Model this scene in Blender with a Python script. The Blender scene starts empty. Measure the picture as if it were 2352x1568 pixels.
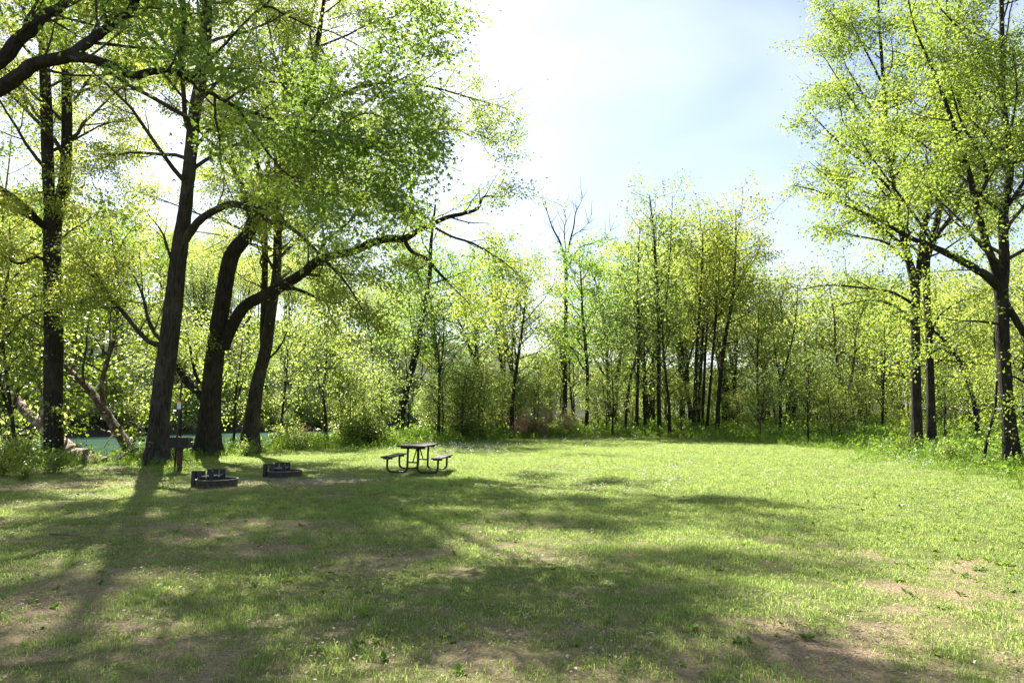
import bpy, math, random
import numpy as np
from mathutils import Vector

PI = math.pi
S = bpy.context.scene
C = S.collection

# ------------------------------------------------------------------ camera, sky, sun, exposure
CAM_H = 1.6
PITCH = math.atan(168 / 1568)
cd = bpy.data.cameras.new('camera')
cam = bpy.data.objects.new('camera', cd)
C.objects.link(cam)
cam.location = (0, 0, CAM_H)
cam.rotation_euler = (PI / 2 + PITCH, 0, 0)
cd.sensor_width = 36
cd.lens = 24
cd.clip_start = 0.05
cd.clip_end = 3000
S.camera = cam

SUN_AZ = math.radians(-23)      # from +Y towards +X
SUN_EL = math.radians(45)
w = bpy.data.worlds.new('World')
S.world = w
w.use_nodes = True
wn, wl = w.node_tree.nodes, w.node_tree.links
bg = wn['Background']
sky = wn.new('ShaderNodeTexSky')
sky.sky_type = 'NISHITA'
sky.sun_disc = False
sky.sun_elevation = SUN_EL
sky.sun_rotation = SUN_AZ
sky.air_density = 1.0
sky.dust_density = 0.9
sky.ozone_density = 1.0
# thin high cloud, the same all round the sky
wtc = wn.new('ShaderNodeTexCoord')
wmp = wn.new('ShaderNodeMapping'); wmp.inputs['Scale'].default_value = (1.6, 2.6, 5.0); wmp.inputs['Rotation'].default_value = (0, 0, 0.5)
wno = wn.new('ShaderNodeTexNoise'); wno.inputs['Scale'].default_value = 1.15; wno.inputs['Detail'].default_value = 7; wno.inputs['Roughness'].default_value = 0.42
wno.inputs['Distortion'].default_value = 0.4
wrp = wn.new('ShaderNodeMapRange'); wrp.inputs['From Min'].default_value = 0.42; wrp.inputs['From Max'].default_value = 0.72
wrp.inputs['To Min'].default_value = 0.08; wrp.inputs['To Max'].default_value = 0.55
wmx = wn.new('ShaderNodeMix'); wmx.data_type = 'RGBA'; wmx.inputs[7].default_value = (6.6, 6.9, 7.3, 1)
wl.new(wtc.outputs['Generated'], wmp.inputs[0]); wl.new(wmp.outputs[0], wno.inputs['Vector'])
wl.new(wno.outputs['Fac'], wrp.inputs['Value']); wl.new(wrp.outputs[0], wmx.inputs[0])
wl.new(sky.outputs[0], wmx.inputs[6]); wl.new(wmx.outputs[2], bg.inputs[0])
bg.inputs[1].default_value = 0.05
sd_ = bpy.data.lights.new('sun', 'SUN')
sun = bpy.data.objects.new('sun', sd_)
C.objects.link(sun)
sd_.energy = 5.0
sd_.angle = math.radians(0.53)
sd_.color = (1.0, 0.95, 0.86)
sdir = Vector((math.sin(SUN_AZ) * math.cos(SUN_EL), math.cos(SUN_AZ) * math.cos(SUN_EL), math.sin(SUN_EL)))
sun.rotation_euler = sdir.to_track_quat('Z', 'Y').to_euler()
sun.location = (0, 0, 60)
S.view_settings.view_transform = 'Standard'
S.view_settings.look = 'None'
S.view_settings.exposure = 2.05
S.view_settings.gamma = 1.0
S.view_settings.use_curve_mapping = False
S.render.engine = 'CYCLES'
S.cycles.max_bounces = 12
S.cycles.diffuse_bounces = 8
S.cycles.transmission_bounces = 6
S.cycles.glossy_bounces = 2
S.cycles.caustics_reflective = False
S.cycles.caustics_refractive = False

# ------------------------------------------------------------------ helpers
rnd = random.Random(11)
NG = np.random.default_rng(11)
F32 = np.float32


def ray(u, v):
    """direction through a point of the photograph (2352 px wide)"""
    x, y = (u - 1176) / 1568, (784 - v) / 1568
    return x, math.cos(PITCH) - y * math.sin(PITCH), math.sin(PITCH) + y * math.cos(PITCH)


def P(u, v, d):
    x, y, z = ray(u, v)
    k = d / y
    return Vector((x * k, d, CAM_H + z * k))


def hashn(i, j, seed):
    n = (i.astype(np.int64) * 374761393 + j.astype(np.int64) * 668265263 + seed * 974711) & 0x7fffffff
    n = ((n ^ (n >> 13)) * 1274126177) & 0x7fffffff
    return ((n ^ (n >> 16)) & 0xffff) / 65535.0


def vnoise(x, y, seed=0):
    x = np.asarray(x, float); y = np.asarray(y, float)
    i, j = np.floor(x), np.floor(y)
    fx, fy = x - i, y - j
    fx = fx * fx * (3 - 2 * fx); fy = fy * fy * (3 - 2 * fy)
    a, b = hashn(i, j, seed), hashn(i + 1, j, seed)
    c, d = hashn(i, j + 1, seed), hashn(i + 1, j + 1, seed)
    return (a * (1 - fx) + b * fx) * (1 - fy) + (c * (1 - fx) + d * fx) * fy


def fbm(x, y, seed=0, o=4):
    t, a, s = 0, 0.5, 0
    for k in range(o):
        t = t + a * vnoise(np.asarray(x) * 2 ** k, np.asarray(y) * 2 ** k, seed + k * 17)
        s += a
        a *= 0.5
    return t / s


def noise3(p, scale, seed=0):
    q = np.asarray(p, float) * scale
    i = np.floor(q); f = q - i
    f = f * f * (3 - 2 * f)
    out = 0
    for a in (0, 1):
        for b in (0, 1):
            for c in (0, 1):
                h = hashn(i[:, 0] + a + 57 * (i[:, 2] + c), i[:, 1] + b - 131 * (i[:, 2] + c), seed)
                out = out + h * np.abs(1 - a - f[:, 0]) * np.abs(1 - b - f[:, 1]) * np.abs(1 - c - f[:, 2])
    return out


BANK = np.array([(-120, -45), (-45, 8), (-24, 19.5), (-17.3, 23.6), (-13.6, 24.4), (-12.9, 27), (-12.6, 30.5),
                 (-11, 37), (-5, 52), (14, 88), (60, 160), (150, 290)], float)
RIVER_W = 66.0
WATER_Z = -1.25


def bank_sd(x, y):
    """signed distance to the river bank, positive on the camera's side"""
    x = np.asarray(x, float); y = np.asarray(y, float)
    best = np.full(x.shape, 1e9); sg = np.ones(x.shape)
    for (ax, ay), (bx, by) in zip(BANK[:-1], BANK[1:]):
        dx, dy = bx - ax, by - ay
        t = np.clip(((x - ax) * dx + (y - ay) * dy) / (dx * dx + dy * dy), 0, 1)
        d = np.hypot(x - ax - t * dx, y - ay - t * dy)
        cr = dx * (y - ay) - dy * (x - ax)
        m = d < best
        best = np.where(m, d, best)
        sg = np.where(m, np.where(cr > 0, -1, 1), sg)
    return best * sg


def sstep(a, b, x):
    t = np.clip((x - a) / (b - a), 0, 1)
    return t * t * (3 - 2 * t)


def ground_z(x, y):
    x = np.asarray(x, float); y = np.asarray(y, float)
    s = bank_sd(x, y)
    z = (fbm(x * 0.22, y * 0.22, 3, 3) - 0.5) * 0.16 + (fbm(x * 1.4, y * 1.4, 5, 2) - 0.5) * 0.035
    z = z + 0.5 * sstep(38, 75, y) * sstep(0, 12, s)
    drop = sstep(0.3, -5.0, s)
    z = z * (1 - drop) - 2.6 * drop
    far = -s - RIVER_W
    z = np.where(far > -8, -2.6 + 4.4 * sstep(-8, 3, far), z)
    hill = np.clip(far - 3, 0, 200)
    z = z + np.where(far > 0, 38 * (1 - np.exp(-hill / 50.0)) + (fbm(x * .05, y * .05, 9, 2) - .5) * 5 * sstep(0, 15, far), 0)
    return z


def gz(x, y):
    return float(ground_z(np.array([x]), np.array([y]))[0])


LAWN = np.array([(-60, -30), (-13.4, 22.4), (-10.2, 30), (-4, 36), (1, 47), (8, 48), (14.5, 43), (15.6, 30), (13, 19.5),
                 (11.3, 15), (12.5, 5), (14, -30)], float)


def lawn_sd(x, y):
    """positive inside the mown clearing"""
    x = np.asarray(x, float); y = np.asarray(y, float)
    best = np.full(x.shape, 1e9)
    ins = np.zeros(x.shape, bool)
    n = len(LAWN)
    for k in range(n):
        ax, ay = LAWN[k]; bx, by = LAWN[(k + 1) % n]
        dx, dy = bx - ax, by - ay
        t = np.clip(((x - ax) * dx + (y - ay) * dy) / (dx * dx + dy * dy), 0, 1)
        best = np.minimum(best, np.hypot(x - ax - t * dx, y - ay - t * dy))
        cond = ((ay > y) != (by > y)) & (x < (bx - ax) * (y - ay) / (by - ay + 1e-12) + ax)
        ins ^= cond
    return np.where(ins, best, -best)


def cover(x, y):
    """how thickly grass covers the soil, 0 to 1"""
    x = np.asarray(x, float); y = np.asarray(y, float)
    c = 0.66 + (fbm(x * 0.5, y * 0.6, 21, 3) - 0.5) * 1.0 + (fbm(x * 2.1, y * 2.1, 25, 3) - 0.5) * 0.9
    c = c - 0.13 * sstep(17, 11, y) * sstep(3, -1, x)
    c = c + 0.42 * sstep(9.5, 15, y + 0.55 * x) * sstep(-6, 1, x + 0.12 * y)
    c = c + 0.3 * sstep(3.6, 6.5, x) * sstep(6, 9, y)
    c = c - 0.16 * sstep(1.0, 4.0, x) * sstep(8.5, 5, y) * .6
    c = c - 0.75 * np.exp(-(((x + 4.8) / 2.6) ** 2 + ((y - 16.3) / 1.3) ** 2))
    c = c - 0.35 * np.exp(-(((x + 9.5) / 2.5) ** 2 + ((y - 16.5) / 2.2) ** 2))
    c = c + 0.6 * sstep(20.5, 24, y)
    return np.clip(c, 0, 1)


def tag(o, label=None, cat=None, group=None, kind=None):
    if label: o['label'] = label
    if cat: o['category'] = cat
    if group: o['group'] = group
    if kind: o['kind'] = kind
    return o


def thing(name, label, cat, loc=(0, 0, 0), rz=0.0, group=None):
    o = bpy.data.objects.new(name, None)
    C.objects.link(o)
    o.empty_display_size = 0.2
    o.location = loc
    o.rotation_euler = (0, 0, rz)
    return tag(o, label, cat, group)


def link(name, me, parent=None):
    o = bpy.data.objects.new(name, me)
    C.objects.link(o)
    if parent: o.parent = parent
    return o


def np_mesh(name, V, Q, mat, var=None, smooth=False):
    """mesh out of numpy arrays, faces all of one size"""
    V = np.asarray(V, F32); Q = np.asarray(Q, np.int32)
    me = bpy.data.meshes.new(name)
    nf, k = Q.shape
    me.vertices.add(len(V)); me.loops.add(nf * k); me.polygons.add(nf)
    me.vertices.foreach_set('co', V.ravel())
    me.loops.foreach_set('vertex_index', Q.ravel())
    me.polygons.foreach_set('loop_start', np.arange(0, nf * k, k, dtype=np.int32))
    if smooth:
        me.polygons.foreach_set('use_smooth', np.ones(nf, bool))
    if var is not None:
        a = me.attributes.new('var', 'FLOAT', 'POINT')
        a.data.foreach_set('value', np.asarray(var, F32))
    me.materials.append(mat)
    me.update(calc_edges=True)
    return me


class MB:
    """collects boxes, tubes and quads, then makes one mesh"""
    def __init__(s): s.v = []; s.f = []

    def add(s, V, Fc):
        b = len(s.v); s.v += [tuple(p) for p in V]; s.f += [tuple(i + b for i in f) for f in Fc]

    def box(s, c, size, bev=0.0, rot=None):
        x, y, z = [k / 2 for k in size]
        b = min(bev, x * .8, y * .8, z * .8)
        if b <= 0:
            V = [(-x, -y, -z), (x, -y, -z), (x, y, -z), (-x, y, -z), (-x, -y, z), (x, -y, z), (x, y, z), (-x, y, z)]
            Fc = [(3, 2, 1, 0), (4, 5, 6, 7), (0, 1, 5, 4), (1, 2, 6, 5), (2, 3, 7, 6), (3, 0, 4, 7)]
        else:
            V = []
            for zz, i in ((-z, b), (-z + b, 0), (z - b, 0), (z, b)):
                for sx, sy in ((-1, -1), (1, -1), (1, 1), (-1, 1)):
                    V.append((sx * (x - i), sy * (y - i), zz))
            Fc = [(3, 2, 1, 0), (12, 13, 14, 15)]
            for l in range(3):
                for k in range(4):
                    n = (k + 1) % 4
                    Fc.append((l * 4 + k, l * 4 + n, l * 4 + 4 + n, l * 4 + 4 + k))
        V = [Vector(p) for p in V]
        if rot is not None: V = [rot @ p for p in V]
        s.add([p + Vector(c) for p in V], Fc)
        return s

    def tube(s, pts, r, k=8, cap=True):
        pts = [Vector(p) for p in pts]
        rr = r if isinstance(r, (list, tuple)) else [r] * len(pts)
        V, Fc = [], []
        ref = None
        for i, p in enumerate(pts):
            t = (pts[min(i + 1, len(pts) - 1)] - pts[max(i - 1, 0)]).normalized()
            if ref is None:
                ref = t.orthogonal().normalized()
            ref = (ref - t * ref.dot(t)).normalized()
            q = t.cross(ref)
            for j in range(k):
                a = 2 * PI * j / k
                V.append(p + (ref * math.cos(a) + q * math.sin(a)) * rr[i])
        n = len(pts)
        for i in range(n - 1):
            for j in range(k):
                j2 = (j + 1) % k
                Fc.append((i * k + j, i * k + j2, i * k + k + j2, i * k + k + j))
        if cap:
            Fc.append(tuple(range(k - 1, -1, -1)))
            Fc.append(tuple((n - 1) * k + j for j in range(k)))
        s.add(V, Fc)
        return s

    def lathe(s, prof, k=40, c=(0, 0, 0)):
        V, Fc = [], []
        for r, z in prof:
            for j in range(k):
                a = 2 * PI * j / k
                V.append((c[0] + r * math.cos(a), c[1] + r * math.sin(a), c[2] + z))
        n = len(prof)
        for i in range(n - 1):
            for j in range(k):
                j2 = (j + 1) % k
                Fc.append((i * k + j, i * k + j2, i * k + k + j2, i * k + k + j))
        s.add(V, Fc)
        return s

    def build(s, name, mat, parent=None, smooth=False):
        me = bpy.data.meshes.new(name)
        me.from_pydata([tuple(p) for p in s.v], [], s.f)
        me.materials.append(mat)
        if smooth:
            me.polygons.foreach_set('use_smooth', np.ones(len(me.polygons), bool))
        me.update()
        return link(name, me, parent)


# ------------------------------------------------------------------ materials
def new_mat(name):
    m = bpy.data.materials.new(name)
    m.use_nodes = True
    nt = m.node_tree
    return m, nt.nodes, nt.links, nt.nodes['Principled BSDF'], nt.nodes['Material Output']


def ramp(n, stops):
    r = n.new('ShaderNodeValToRGB')
    e = r.color_ramp.elements
    while len(e) < len(stops): e.new(0.5)
    for q, (p, c) in zip(e, stops):
        q.position = p
        q.color = (c[0], c[1], c[2], 1)
    return r


def leaf_mat(name, dark, light, trans, mix=0.5, rough=0.5, spec=0.25, hue=0.02):
    m, n, l, b, out = new_mat(name)
    at = n.new('ShaderNodeAttribute'); at.attribute_name = 'var'
    oi = n.new('ShaderNodeObjectInfo')
    r = ramp(n, [(0.0, dark), (1.0, light)])
    l.new(at.outputs['Fac'], r.inputs[0])
    hs = n.new('ShaderNodeHueSaturation')
    mr = n.new('ShaderNodeMapRange')
    mr.inputs['To Min'].default_value = 0.5 - hue
    mr.inputs['To Max'].default_value = 0.5 + hue
    l.new(oi.outputs['Random'], mr.inputs['Value'])
    l.new(mr.outputs[0], hs.inputs['Hue'])
    mv = n.new('ShaderNodeMapRange')
    mv.inputs['To Min'].default_value = 1.12
    mv.inputs['To Max'].default_value = 0.85
    l.new(oi.outputs['Random'], mv.inputs['Value'])
    l.new(mv.outputs[0], hs.inputs['Value'])
    l.new(r.outputs[0], hs.inputs['Color'])
    l.new(hs.outputs[0], b.inputs['Base Color'])
    b.inputs['Roughness'].default_value = rough
    b.inputs['Specular IOR Level'].default_value = spec
    t = n.new('ShaderNodeBsdfTranslucent')
    mc = n.new('ShaderNodeMix'); mc.data_type = 'RGBA'; mc.blend_type = 'MULTIPLY'
    mc.inputs[0].default_value = 1.0
    l.new(hs.outputs[0], mc.inputs[6])
    mc.inputs[7].default_value = (trans[0], trans[1], trans[2], 1)
    l.new(mc.outputs[2], t.inputs['Color'])
    ms = n.new('ShaderNodeMixShader'); ms.inputs[0].default_value = mix
    l.new(b.outputs[0], ms.inputs[1]); l.new(t.outputs[0], ms.inputs[2])
    l.new(ms.outputs[0], out.inputs[0])
    return m


def bark_mat(name, dark, light, scale=6.0, patch=None, moss=0.0):
    m, n, l, b, out = new_mat(name)
    tc = n.new('ShaderNodeTexCoord')
    mp = n.new('ShaderNodeMapping')
    mp.inputs['Scale'].default_value = (1, 1, 0.16)
    l.new(tc.outputs['Object'], mp.inputs[0])
    no = n.new('ShaderNodeTexNoise')
    no.inputs['Scale'].default_value = scale * 3
    no.inputs['Detail'].default_value = 6
    no.inputs['Roughness'].default_value = 0.65
    l.new(mp.outputs[0], no.inputs['Vector'])
    r = ramp(n, [(0.36, dark), (0.62, light)])
    l.new(no.outputs['Fac'], r.inputs[0])
    col = r.outputs[0]
    n2 = n.new('ShaderNodeTexNoise'); n2.inputs['Scale'].default_value = 1.7 if patch is None else 3.4
    n2.inputs['Detail'].default_value = 5
    l.new(tc.outputs['Object'], n2.inputs['Vector'])
    r2 = ramp(n, [(0.52, (0, 0, 0)), (0.60, (1, 1, 1))])
    l.new(n2.outputs['Fac'], r2.inputs[0])
    mx = n.new('ShaderNodeMix'); mx.data_type = 'RGBA'
    fac = n.new('ShaderNodeMath'); fac.operation = 'MULTIPLY'
    fac.inputs[1].default_value = 0.85 if patch is not None else 0.45
    l.new(r2.outputs[0], fac.inputs[0])
    l.new(fac.outputs[0], mx.inputs[0])
    l.new(col, mx.inputs[6])
    pc = patch if patch is not None else tuple(k * 1.5 for k in light)
    mx.inputs[7].default_value = (pc[0], pc[1], pc[2], 1)
    l.new(mx.outputs[2], b.inputs['Base Color'])
    b.inputs['Roughness'].default_value = 0.9
    b.inputs['Specular IOR Level'].default_value = 0.15
    bp = n.new('ShaderNodeBump'); bp.inputs['Strength'].default_value = 1.0; bp.inputs['Distance'].default_value = 0.11
    l.new(no.outputs['Fac'], bp.inputs['Height'])
    l.new(bp.outputs[0], b.inputs['Normal'])
    return m


def plain_mat(name, c, rough=0.7, metal=0.0, spec=0.3, var=0.35, scale=14.0, bump=0.15, stretch=(1, 1, 1)):
    m, n, l, b, out = new_mat(name)
    tc = n.new('ShaderNodeTexCoord')
    mp = n.new('ShaderNodeMapping'); mp.inputs['Scale'].default_value = stretch
    l.new(tc.outputs['Object'], mp.inputs[0])
    no = n.new('ShaderNodeTexNoise'); no.inputs['Scale'].default_value = scale; no.inputs['Detail'].default_value = 6
    l.new(mp.outputs[0], no.inputs['Vector'])
    r = ramp(n, [(0.3, tuple(k * (1 - var) for k in c)), (0.7, tuple(k * (1 + var) for k in c))])
    l.new(no.outputs['Fac'], r.inputs[0])
    l.new(r.outputs[0], b.inputs['Base Color'])
    b.inputs['Roughness'].default_value = rough
    b.inputs['Metallic'].default_value = metal
    b.inputs['Specular IOR Level'].default_value = spec
    if bump:
        bp = n.new('ShaderNodeBump'); bp.inputs['Strength'].default_value = bump; bp.inputs['Distance'].default_value = 0.01
        l.new(no.outputs['Fac'], bp.inputs['Height']); l.new(bp.outputs[0], b.inputs['Normal'])
    return m


YG = (1.7, 1.65, 0.6)
M = {}
M['leaf_box'] = leaf_mat('fresh_leaf', (0.12, 0.17, 0.04), (0.225, 0.28, 0.08), (2.0, 1.95, 1.15), 0.6)
M['leaf_yellow'] = leaf_mat('yellow_green_leaf', (0.145, 0.185, 0.04), (0.245, 0.285, 0.08), (2.0, 1.95, 1.15), 0.6)
M['leaf_maple'] = leaf_mat('maple_leaf', (0.085, 0.145, 0.035), (0.165, 0.235, 0.06), (2.0, 2.0, 1.1), 0.58)
M['leaf_right'] = leaf_mat('lime_leaf', (0.14, 0.185, 0.035), (0.24, 0.285, 0.075), (1.9, 1.85, 1.1), 0.56)
M['leaf_pale'] = leaf_mat('pale_green_leaf', (0.15, 0.195, 0.06), (0.25, 0.3, 0.105), (1.95, 1.95, 1.25), 0.62)
M['leaf_green'] = leaf_mat('mid_green_leaf', (0.12, 0.18, 0.045), (0.19, 0.27, 0.075), (2.0, 2.0, 1.1), 0.62)
M['leaf_bush'] = leaf_mat('shrub_leaf', (0.09, 0.14, 0.02), (0.2, 0.25, 0.05), YG, 0.45, 0.35, 0.5)
M['cane'] = leaf_mat('dry_cane', (0.34, 0.22, 0.13), (0.5, 0.37, 0.25), (1.2, 1.1, .9), 0.4)
M['bark'] = bark_mat('dark_furrowed_bark', (0.014, 0.012, 0.009), (0.045, 0.038, 0.03))
M['bark_grey'] = bark_mat('grey_brown_bark', (0.02, 0.017, 0.014), (0.068, 0.058, 0.046))
M['bark_thin'] = bark_mat('twig_bark', (0.05, 0.04, 0.03), (0.11, 0.09, 0.065), 10)
M['bark_syc'] = bark_mat('mottled_pale_bark', (0.13, 0.075, 0.05), (0.26, 0.18, 0.13), 4, patch=(0.55, 0.5, 0.43))
M['bark_red'] = bark_mat('reddish_brown_bark', (0.06, 0.04, 0.028), (0.14, 0.1, 0.07), 4, patch=(0.26, 0.21, 0.16))
M['cane_stem'] = plain_mat('dry_cane_stem', (0.3, 0.2, 0.13), .8)
M['grass'] = leaf_mat('grass_blade', (0.125, 0.185, 0.052), (0.255, 0.32, 0.115), (1.75, 1.74, 1.2), 0.57, 0.5, 0.3, 0.015)
M['grass_tall'] = leaf_mat('tall_grass_blade', (0.08, 0.15, 0.025), (0.17, 0.25, 0.05), (1.6, 1.6, .7), 0.5, 0.5, 0.3, 0.02)
M['weed'] = leaf_mat('weed_leaf', (0.09, 0.16, 0.02), (0.17, 0.25, 0.035), YG, 0.4, 0.6, 0.2)
M['litter'] = leaf_mat('dead_leaf', (0.12, 0.08, 0.05), (0.36, 0.27, 0.2), (1, .9, .8), 0.15, 0.6, 0.3)
M['stick'] = bark_mat('weathered_stick', (0.12, 0.1, 0.08), (0.26, 0.22, 0.18), 12)
M['petal'] = leaf_mat('white_petal', (0.7, 0.7, 0.72), (0.85, 0.85, 0.86), (1, 1, 1), 0.3)
M['gravel'] = plain_mat('grey_gravel', (0.3, 0.27, 0.24), 0.9, scale=4)

# ------------------------------------------------------------------ the ground and the river
def warp_axis(a, b, c, n, dens):
    """n+1 coordinates from a to b, finest near c"""
    ta, tb = math.asinh((a - c) / dens), math.asinh((b - c) / dens)
    return c + dens * np.sinh(np.linspace(ta, tb, n + 1))


def build_ground():
    xs = warp_axis(-330, 330, -1, 330, 9.0)
    ys = warp_axis(-40, 420, 9, 330, 9.0)
    X, Y = np.meshgrid(xs, ys)
    Z = ground_z(X, Y)
    V = np.stack([X.ravel(), Y.ravel(), Z.ravel()], 1)
    nx, ny = len(xs), len(ys)
    i, j = np.meshgrid(np.arange(nx - 1), np.arange(ny - 1))
    a = (j * nx + i).ravel()
    Q = np.stack([a, a + 1, a + 1 + nx, a + nx], 1)
    m, n, l, b, out = new_mat('soil_and_turf')
    cov = cover(X, Y)
    ls = lawn_sd(X, Y); sd = bank_sd(X, Y)
    me = np_mesh('ground', V, Q, m, cov.ravel(), smooth=True)
    a2 = me.attributes.new('wild', 'FLOAT', 'POINT')
    a2.data.foreach_set('value', sstep(0.5, -1.5, ls).ravel().astype(F32))
    a3 = me.attributes.new('mud', 'FLOAT', 'POINT')
    a3.data.foreach_set('value', (sstep(0.4, -1.5, sd) * sstep(-RIVER_W - 8, -RIVER_W + 4, sd)).ravel().astype(F32))
    tc = n.new('ShaderNodeTexCoord')
    n1 = n.new('ShaderNodeTexNoise'); n1.inputs['Scale'].default_value = 3.2; n1.inputs['Detail'].default_value = 8; n1.inputs['Roughness'].default_value = 0.7
    n2 = n.new('ShaderNodeTexNoise'); n2.inputs['Scale'].default_value = 38; n2.inputs['Detail'].default_value = 6; n2.inputs['Roughness'].default_value = 0.7
    n3 = n.new('ShaderNodeTexNoise'); n3.inputs['Scale'].default_value = 0.7; n3.inputs['Detail'].default_value = 4
    for q in (n1, n2, n3): l.new(tc.outputs['Object'], q.inputs['Vector'])
    soil = ramp(n, [(0.25, (0.09, 0.065, 0.04)), (0.5, (0.24, 0.18, 0.11)), (0.75, (0.42, 0.33, 0.22))])
    l.new(n2.outputs['Fac'], soil.inputs[0])
    turf = ramp(n, [(0.3, (0.06, 0.08, 0.02)), (0.7, (0.16, 0.18, 0.05))])
    l.new(n2.outputs['Fac'], turf.inputs[0])
    at = n.new('ShaderNodeAttribute'); at.attribute_name = 'var'
    mr = n.new('ShaderNodeMath'); mr.operation = 'MULTIPLY_ADD'
    l.new(n1.outputs['Fac'], mr.inputs[0]); mr.inputs[1].default_value = 2.2
    sub = n.new('ShaderNodeMath'); sub.operation = 'ADD'; sub.inputs[1].default_value = -1.12
    l.new(at.outputs['Fac'], sub.inputs[0]); l.new(sub.outputs[0], mr.inputs[2])
    mk = ramp(n, [(0.2, (0, 0, 0)), (0.75, (1, 1, 1))])
    l.new(mr.outputs[0], mk.inputs[0])
    mx = n.new('ShaderNodeMix'); mx.data_type = 'RGBA'
    l.new(mk.outputs[0], mx.inputs[0]); l.new(soil.outputs[0], mx.inputs[6]); l.new(turf.outputs[0], mx.inputs[7])
    wild = n.new('ShaderNodeAttribute'); wild.attribute_name = 'wild'
    wr = ramp(n, [(0.3, (0.05, 0.045, 0.02)), (0.5, (0.05, 0.07, 0.018)), (0.7, (0.08, 0.12, 0.03))])
    l.new(n1.outputs['Fac'], wr.inputs[0])
    mx2 = n.new('ShaderNodeMix'); mx2.data_type = 'RGBA'
    l.new(wild.outputs['Fac'], mx2.inputs[0]); l.new(mx.outputs[2], mx2.inputs[6]); l.new(wr.outputs[0], mx2.inputs[7])
    mud = n.new('ShaderNodeAttribute'); mud.attribute_name = 'mud'
    mx3 = n.new('ShaderNodeMix'); mx3.data_type = 'RGBA'
    l.new(mud.outputs['Fac'], mx3.inputs[0]); l.new(mx2.outputs[2], mx3.inputs[6])
    mdr = ramp(n, [(0.3, (0.02, 0.017, 0.013)), (0.7, (0.07, 0.058, 0.045))])
    l.new(n1.outputs['Fac'], mdr.inputs[0]); l.new(mdr.outputs[0], mx3.inputs[7])
    l.new(mx3.outputs[2], b.inputs['Base Color'])
    b.inputs['Roughness'].default_value = 0.95
    b.inputs['Specular IOR Level'].default_value = 0.1
    bp = n.new('ShaderNodeBump'); bp.inputs['Strength'].default_value = 0.8; bp.inputs['Distance'].default_value = 0.04
    l.new(n2.outputs['Fac'], bp.inputs['Height']); l.new(bp.outputs[0], b.inputs['Normal'])
    tag(link('ground', me), kind='structure')


build_ground()


def build_river():
    m, n, l, b, out = new_mat('green_river_water')
    tc = n.new('ShaderNodeTexCoord')
    mp = n.new('ShaderNodeMapping'); mp.inputs['Scale'].default_value = (0.35, 1.6, 1); mp.inputs['Rotation'].default_value = (0, 0, math.radians(-60))
    l.new(tc.outputs['Object'], mp.inputs[0])
    no = n.new('ShaderNodeTexNoise'); no.inputs['Scale'].default_value = 1.3; no.inputs['Detail'].default_value = 5
    l.new(mp.outputs[0], no.inputs['Vector'])
    n2 = n.new('ShaderNodeTexNoise'); n2.inputs['Scale'].default_value = 0.12; n2.inputs['Detail'].default_value = 3
    l.new(mp.outputs[0], n2.inputs['Vector'])
    r = ramp(n, [(0.3, (0.04, 0.105, 0.07)), (0.7, (0.075, 0.15, 0.085))])
    l.new(n2.outputs['Fac'], r.inputs[0]); l.new(r.outputs[0], b.inputs['Base Color'])
    b.inputs['Roughness'].default_value = 0.12
    b.inputs['IOR'].default_value = 1.33
    bp = n.new('ShaderNodeBump'); bp.inputs['Strength'].default_value = 0.5; bp.inputs['Distance'].default_value = 0.08
    l.new(no.outputs['Fac'], bp.inputs['Height']); l.new(bp.outputs[0], b.inputs['Normal'])
    V = [(-330, -40, WATER_Z), (330, -40, WATER_Z), (330, 420, WATER_Z), (-330, 420, WATER_Z)]
    # a sheet only between the banks: strips that follow the near bank line
    pts = []
    for (ax, ay), (bx, by) in zip(BANK[:-1], BANK[1:]):
        pts.append((ax, ay))
    pts.append(tuple(BANK[-1]))
    V, Q = [], []
    for k, (x, y) in enumerate(pts):
        a = np.array(pts[max(k - 1, 0)]); c = np.array(pts[min(k + 1, len(pts) - 1)])
        t = (c - a) / np.linalg.norm(c - a)
        nrm = np.array((-t[1], t[0]))
        p0 = np.array((x, y)) + nrm * 0.4
        p1 = np.array((x, y)) + np.array((-0.8, 0.6)) * (RIVER_W + 40)
        V += [(p0[0], p0[1], WATER_Z), (p1[0], p1[1], WATER_Z)]
        if k: Q.append((2 * k - 2, 2 * k, 2 * k + 1, 2 * k - 1))
    tag(link('river_water', np_mesh('river_water', V, Q, m)), kind='structure')


build_river()

# ------------------------------------------------------------------ trees
def catmull(pts, per=6):
    """pts: list of (Vector, radius) -> denser list"""
    out = []
    n = len(pts)
    for i in range(n - 1):
        p0, p1, p2, p3 = [pts[min(max(i + k, 0), n - 1)] for k in (-1, 0, 1, 2)]
        for s in range(per):
            t = s / per
            v = 0.5 * ((2 * p1[0]) + (p2[0] - p0[0]) * t + (2 * p0[0] - 5 * p1[0] + 4 * p2[0] - p3[0]) * t * t + (3 * p1[0] - p0[0] - 3 * p2[0] + p3[0]) * t ** 3)
            out.append((v, p1[1] * (1 - t) + p2[1] * t))
    out.append(pts[-1])
    return out


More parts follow.
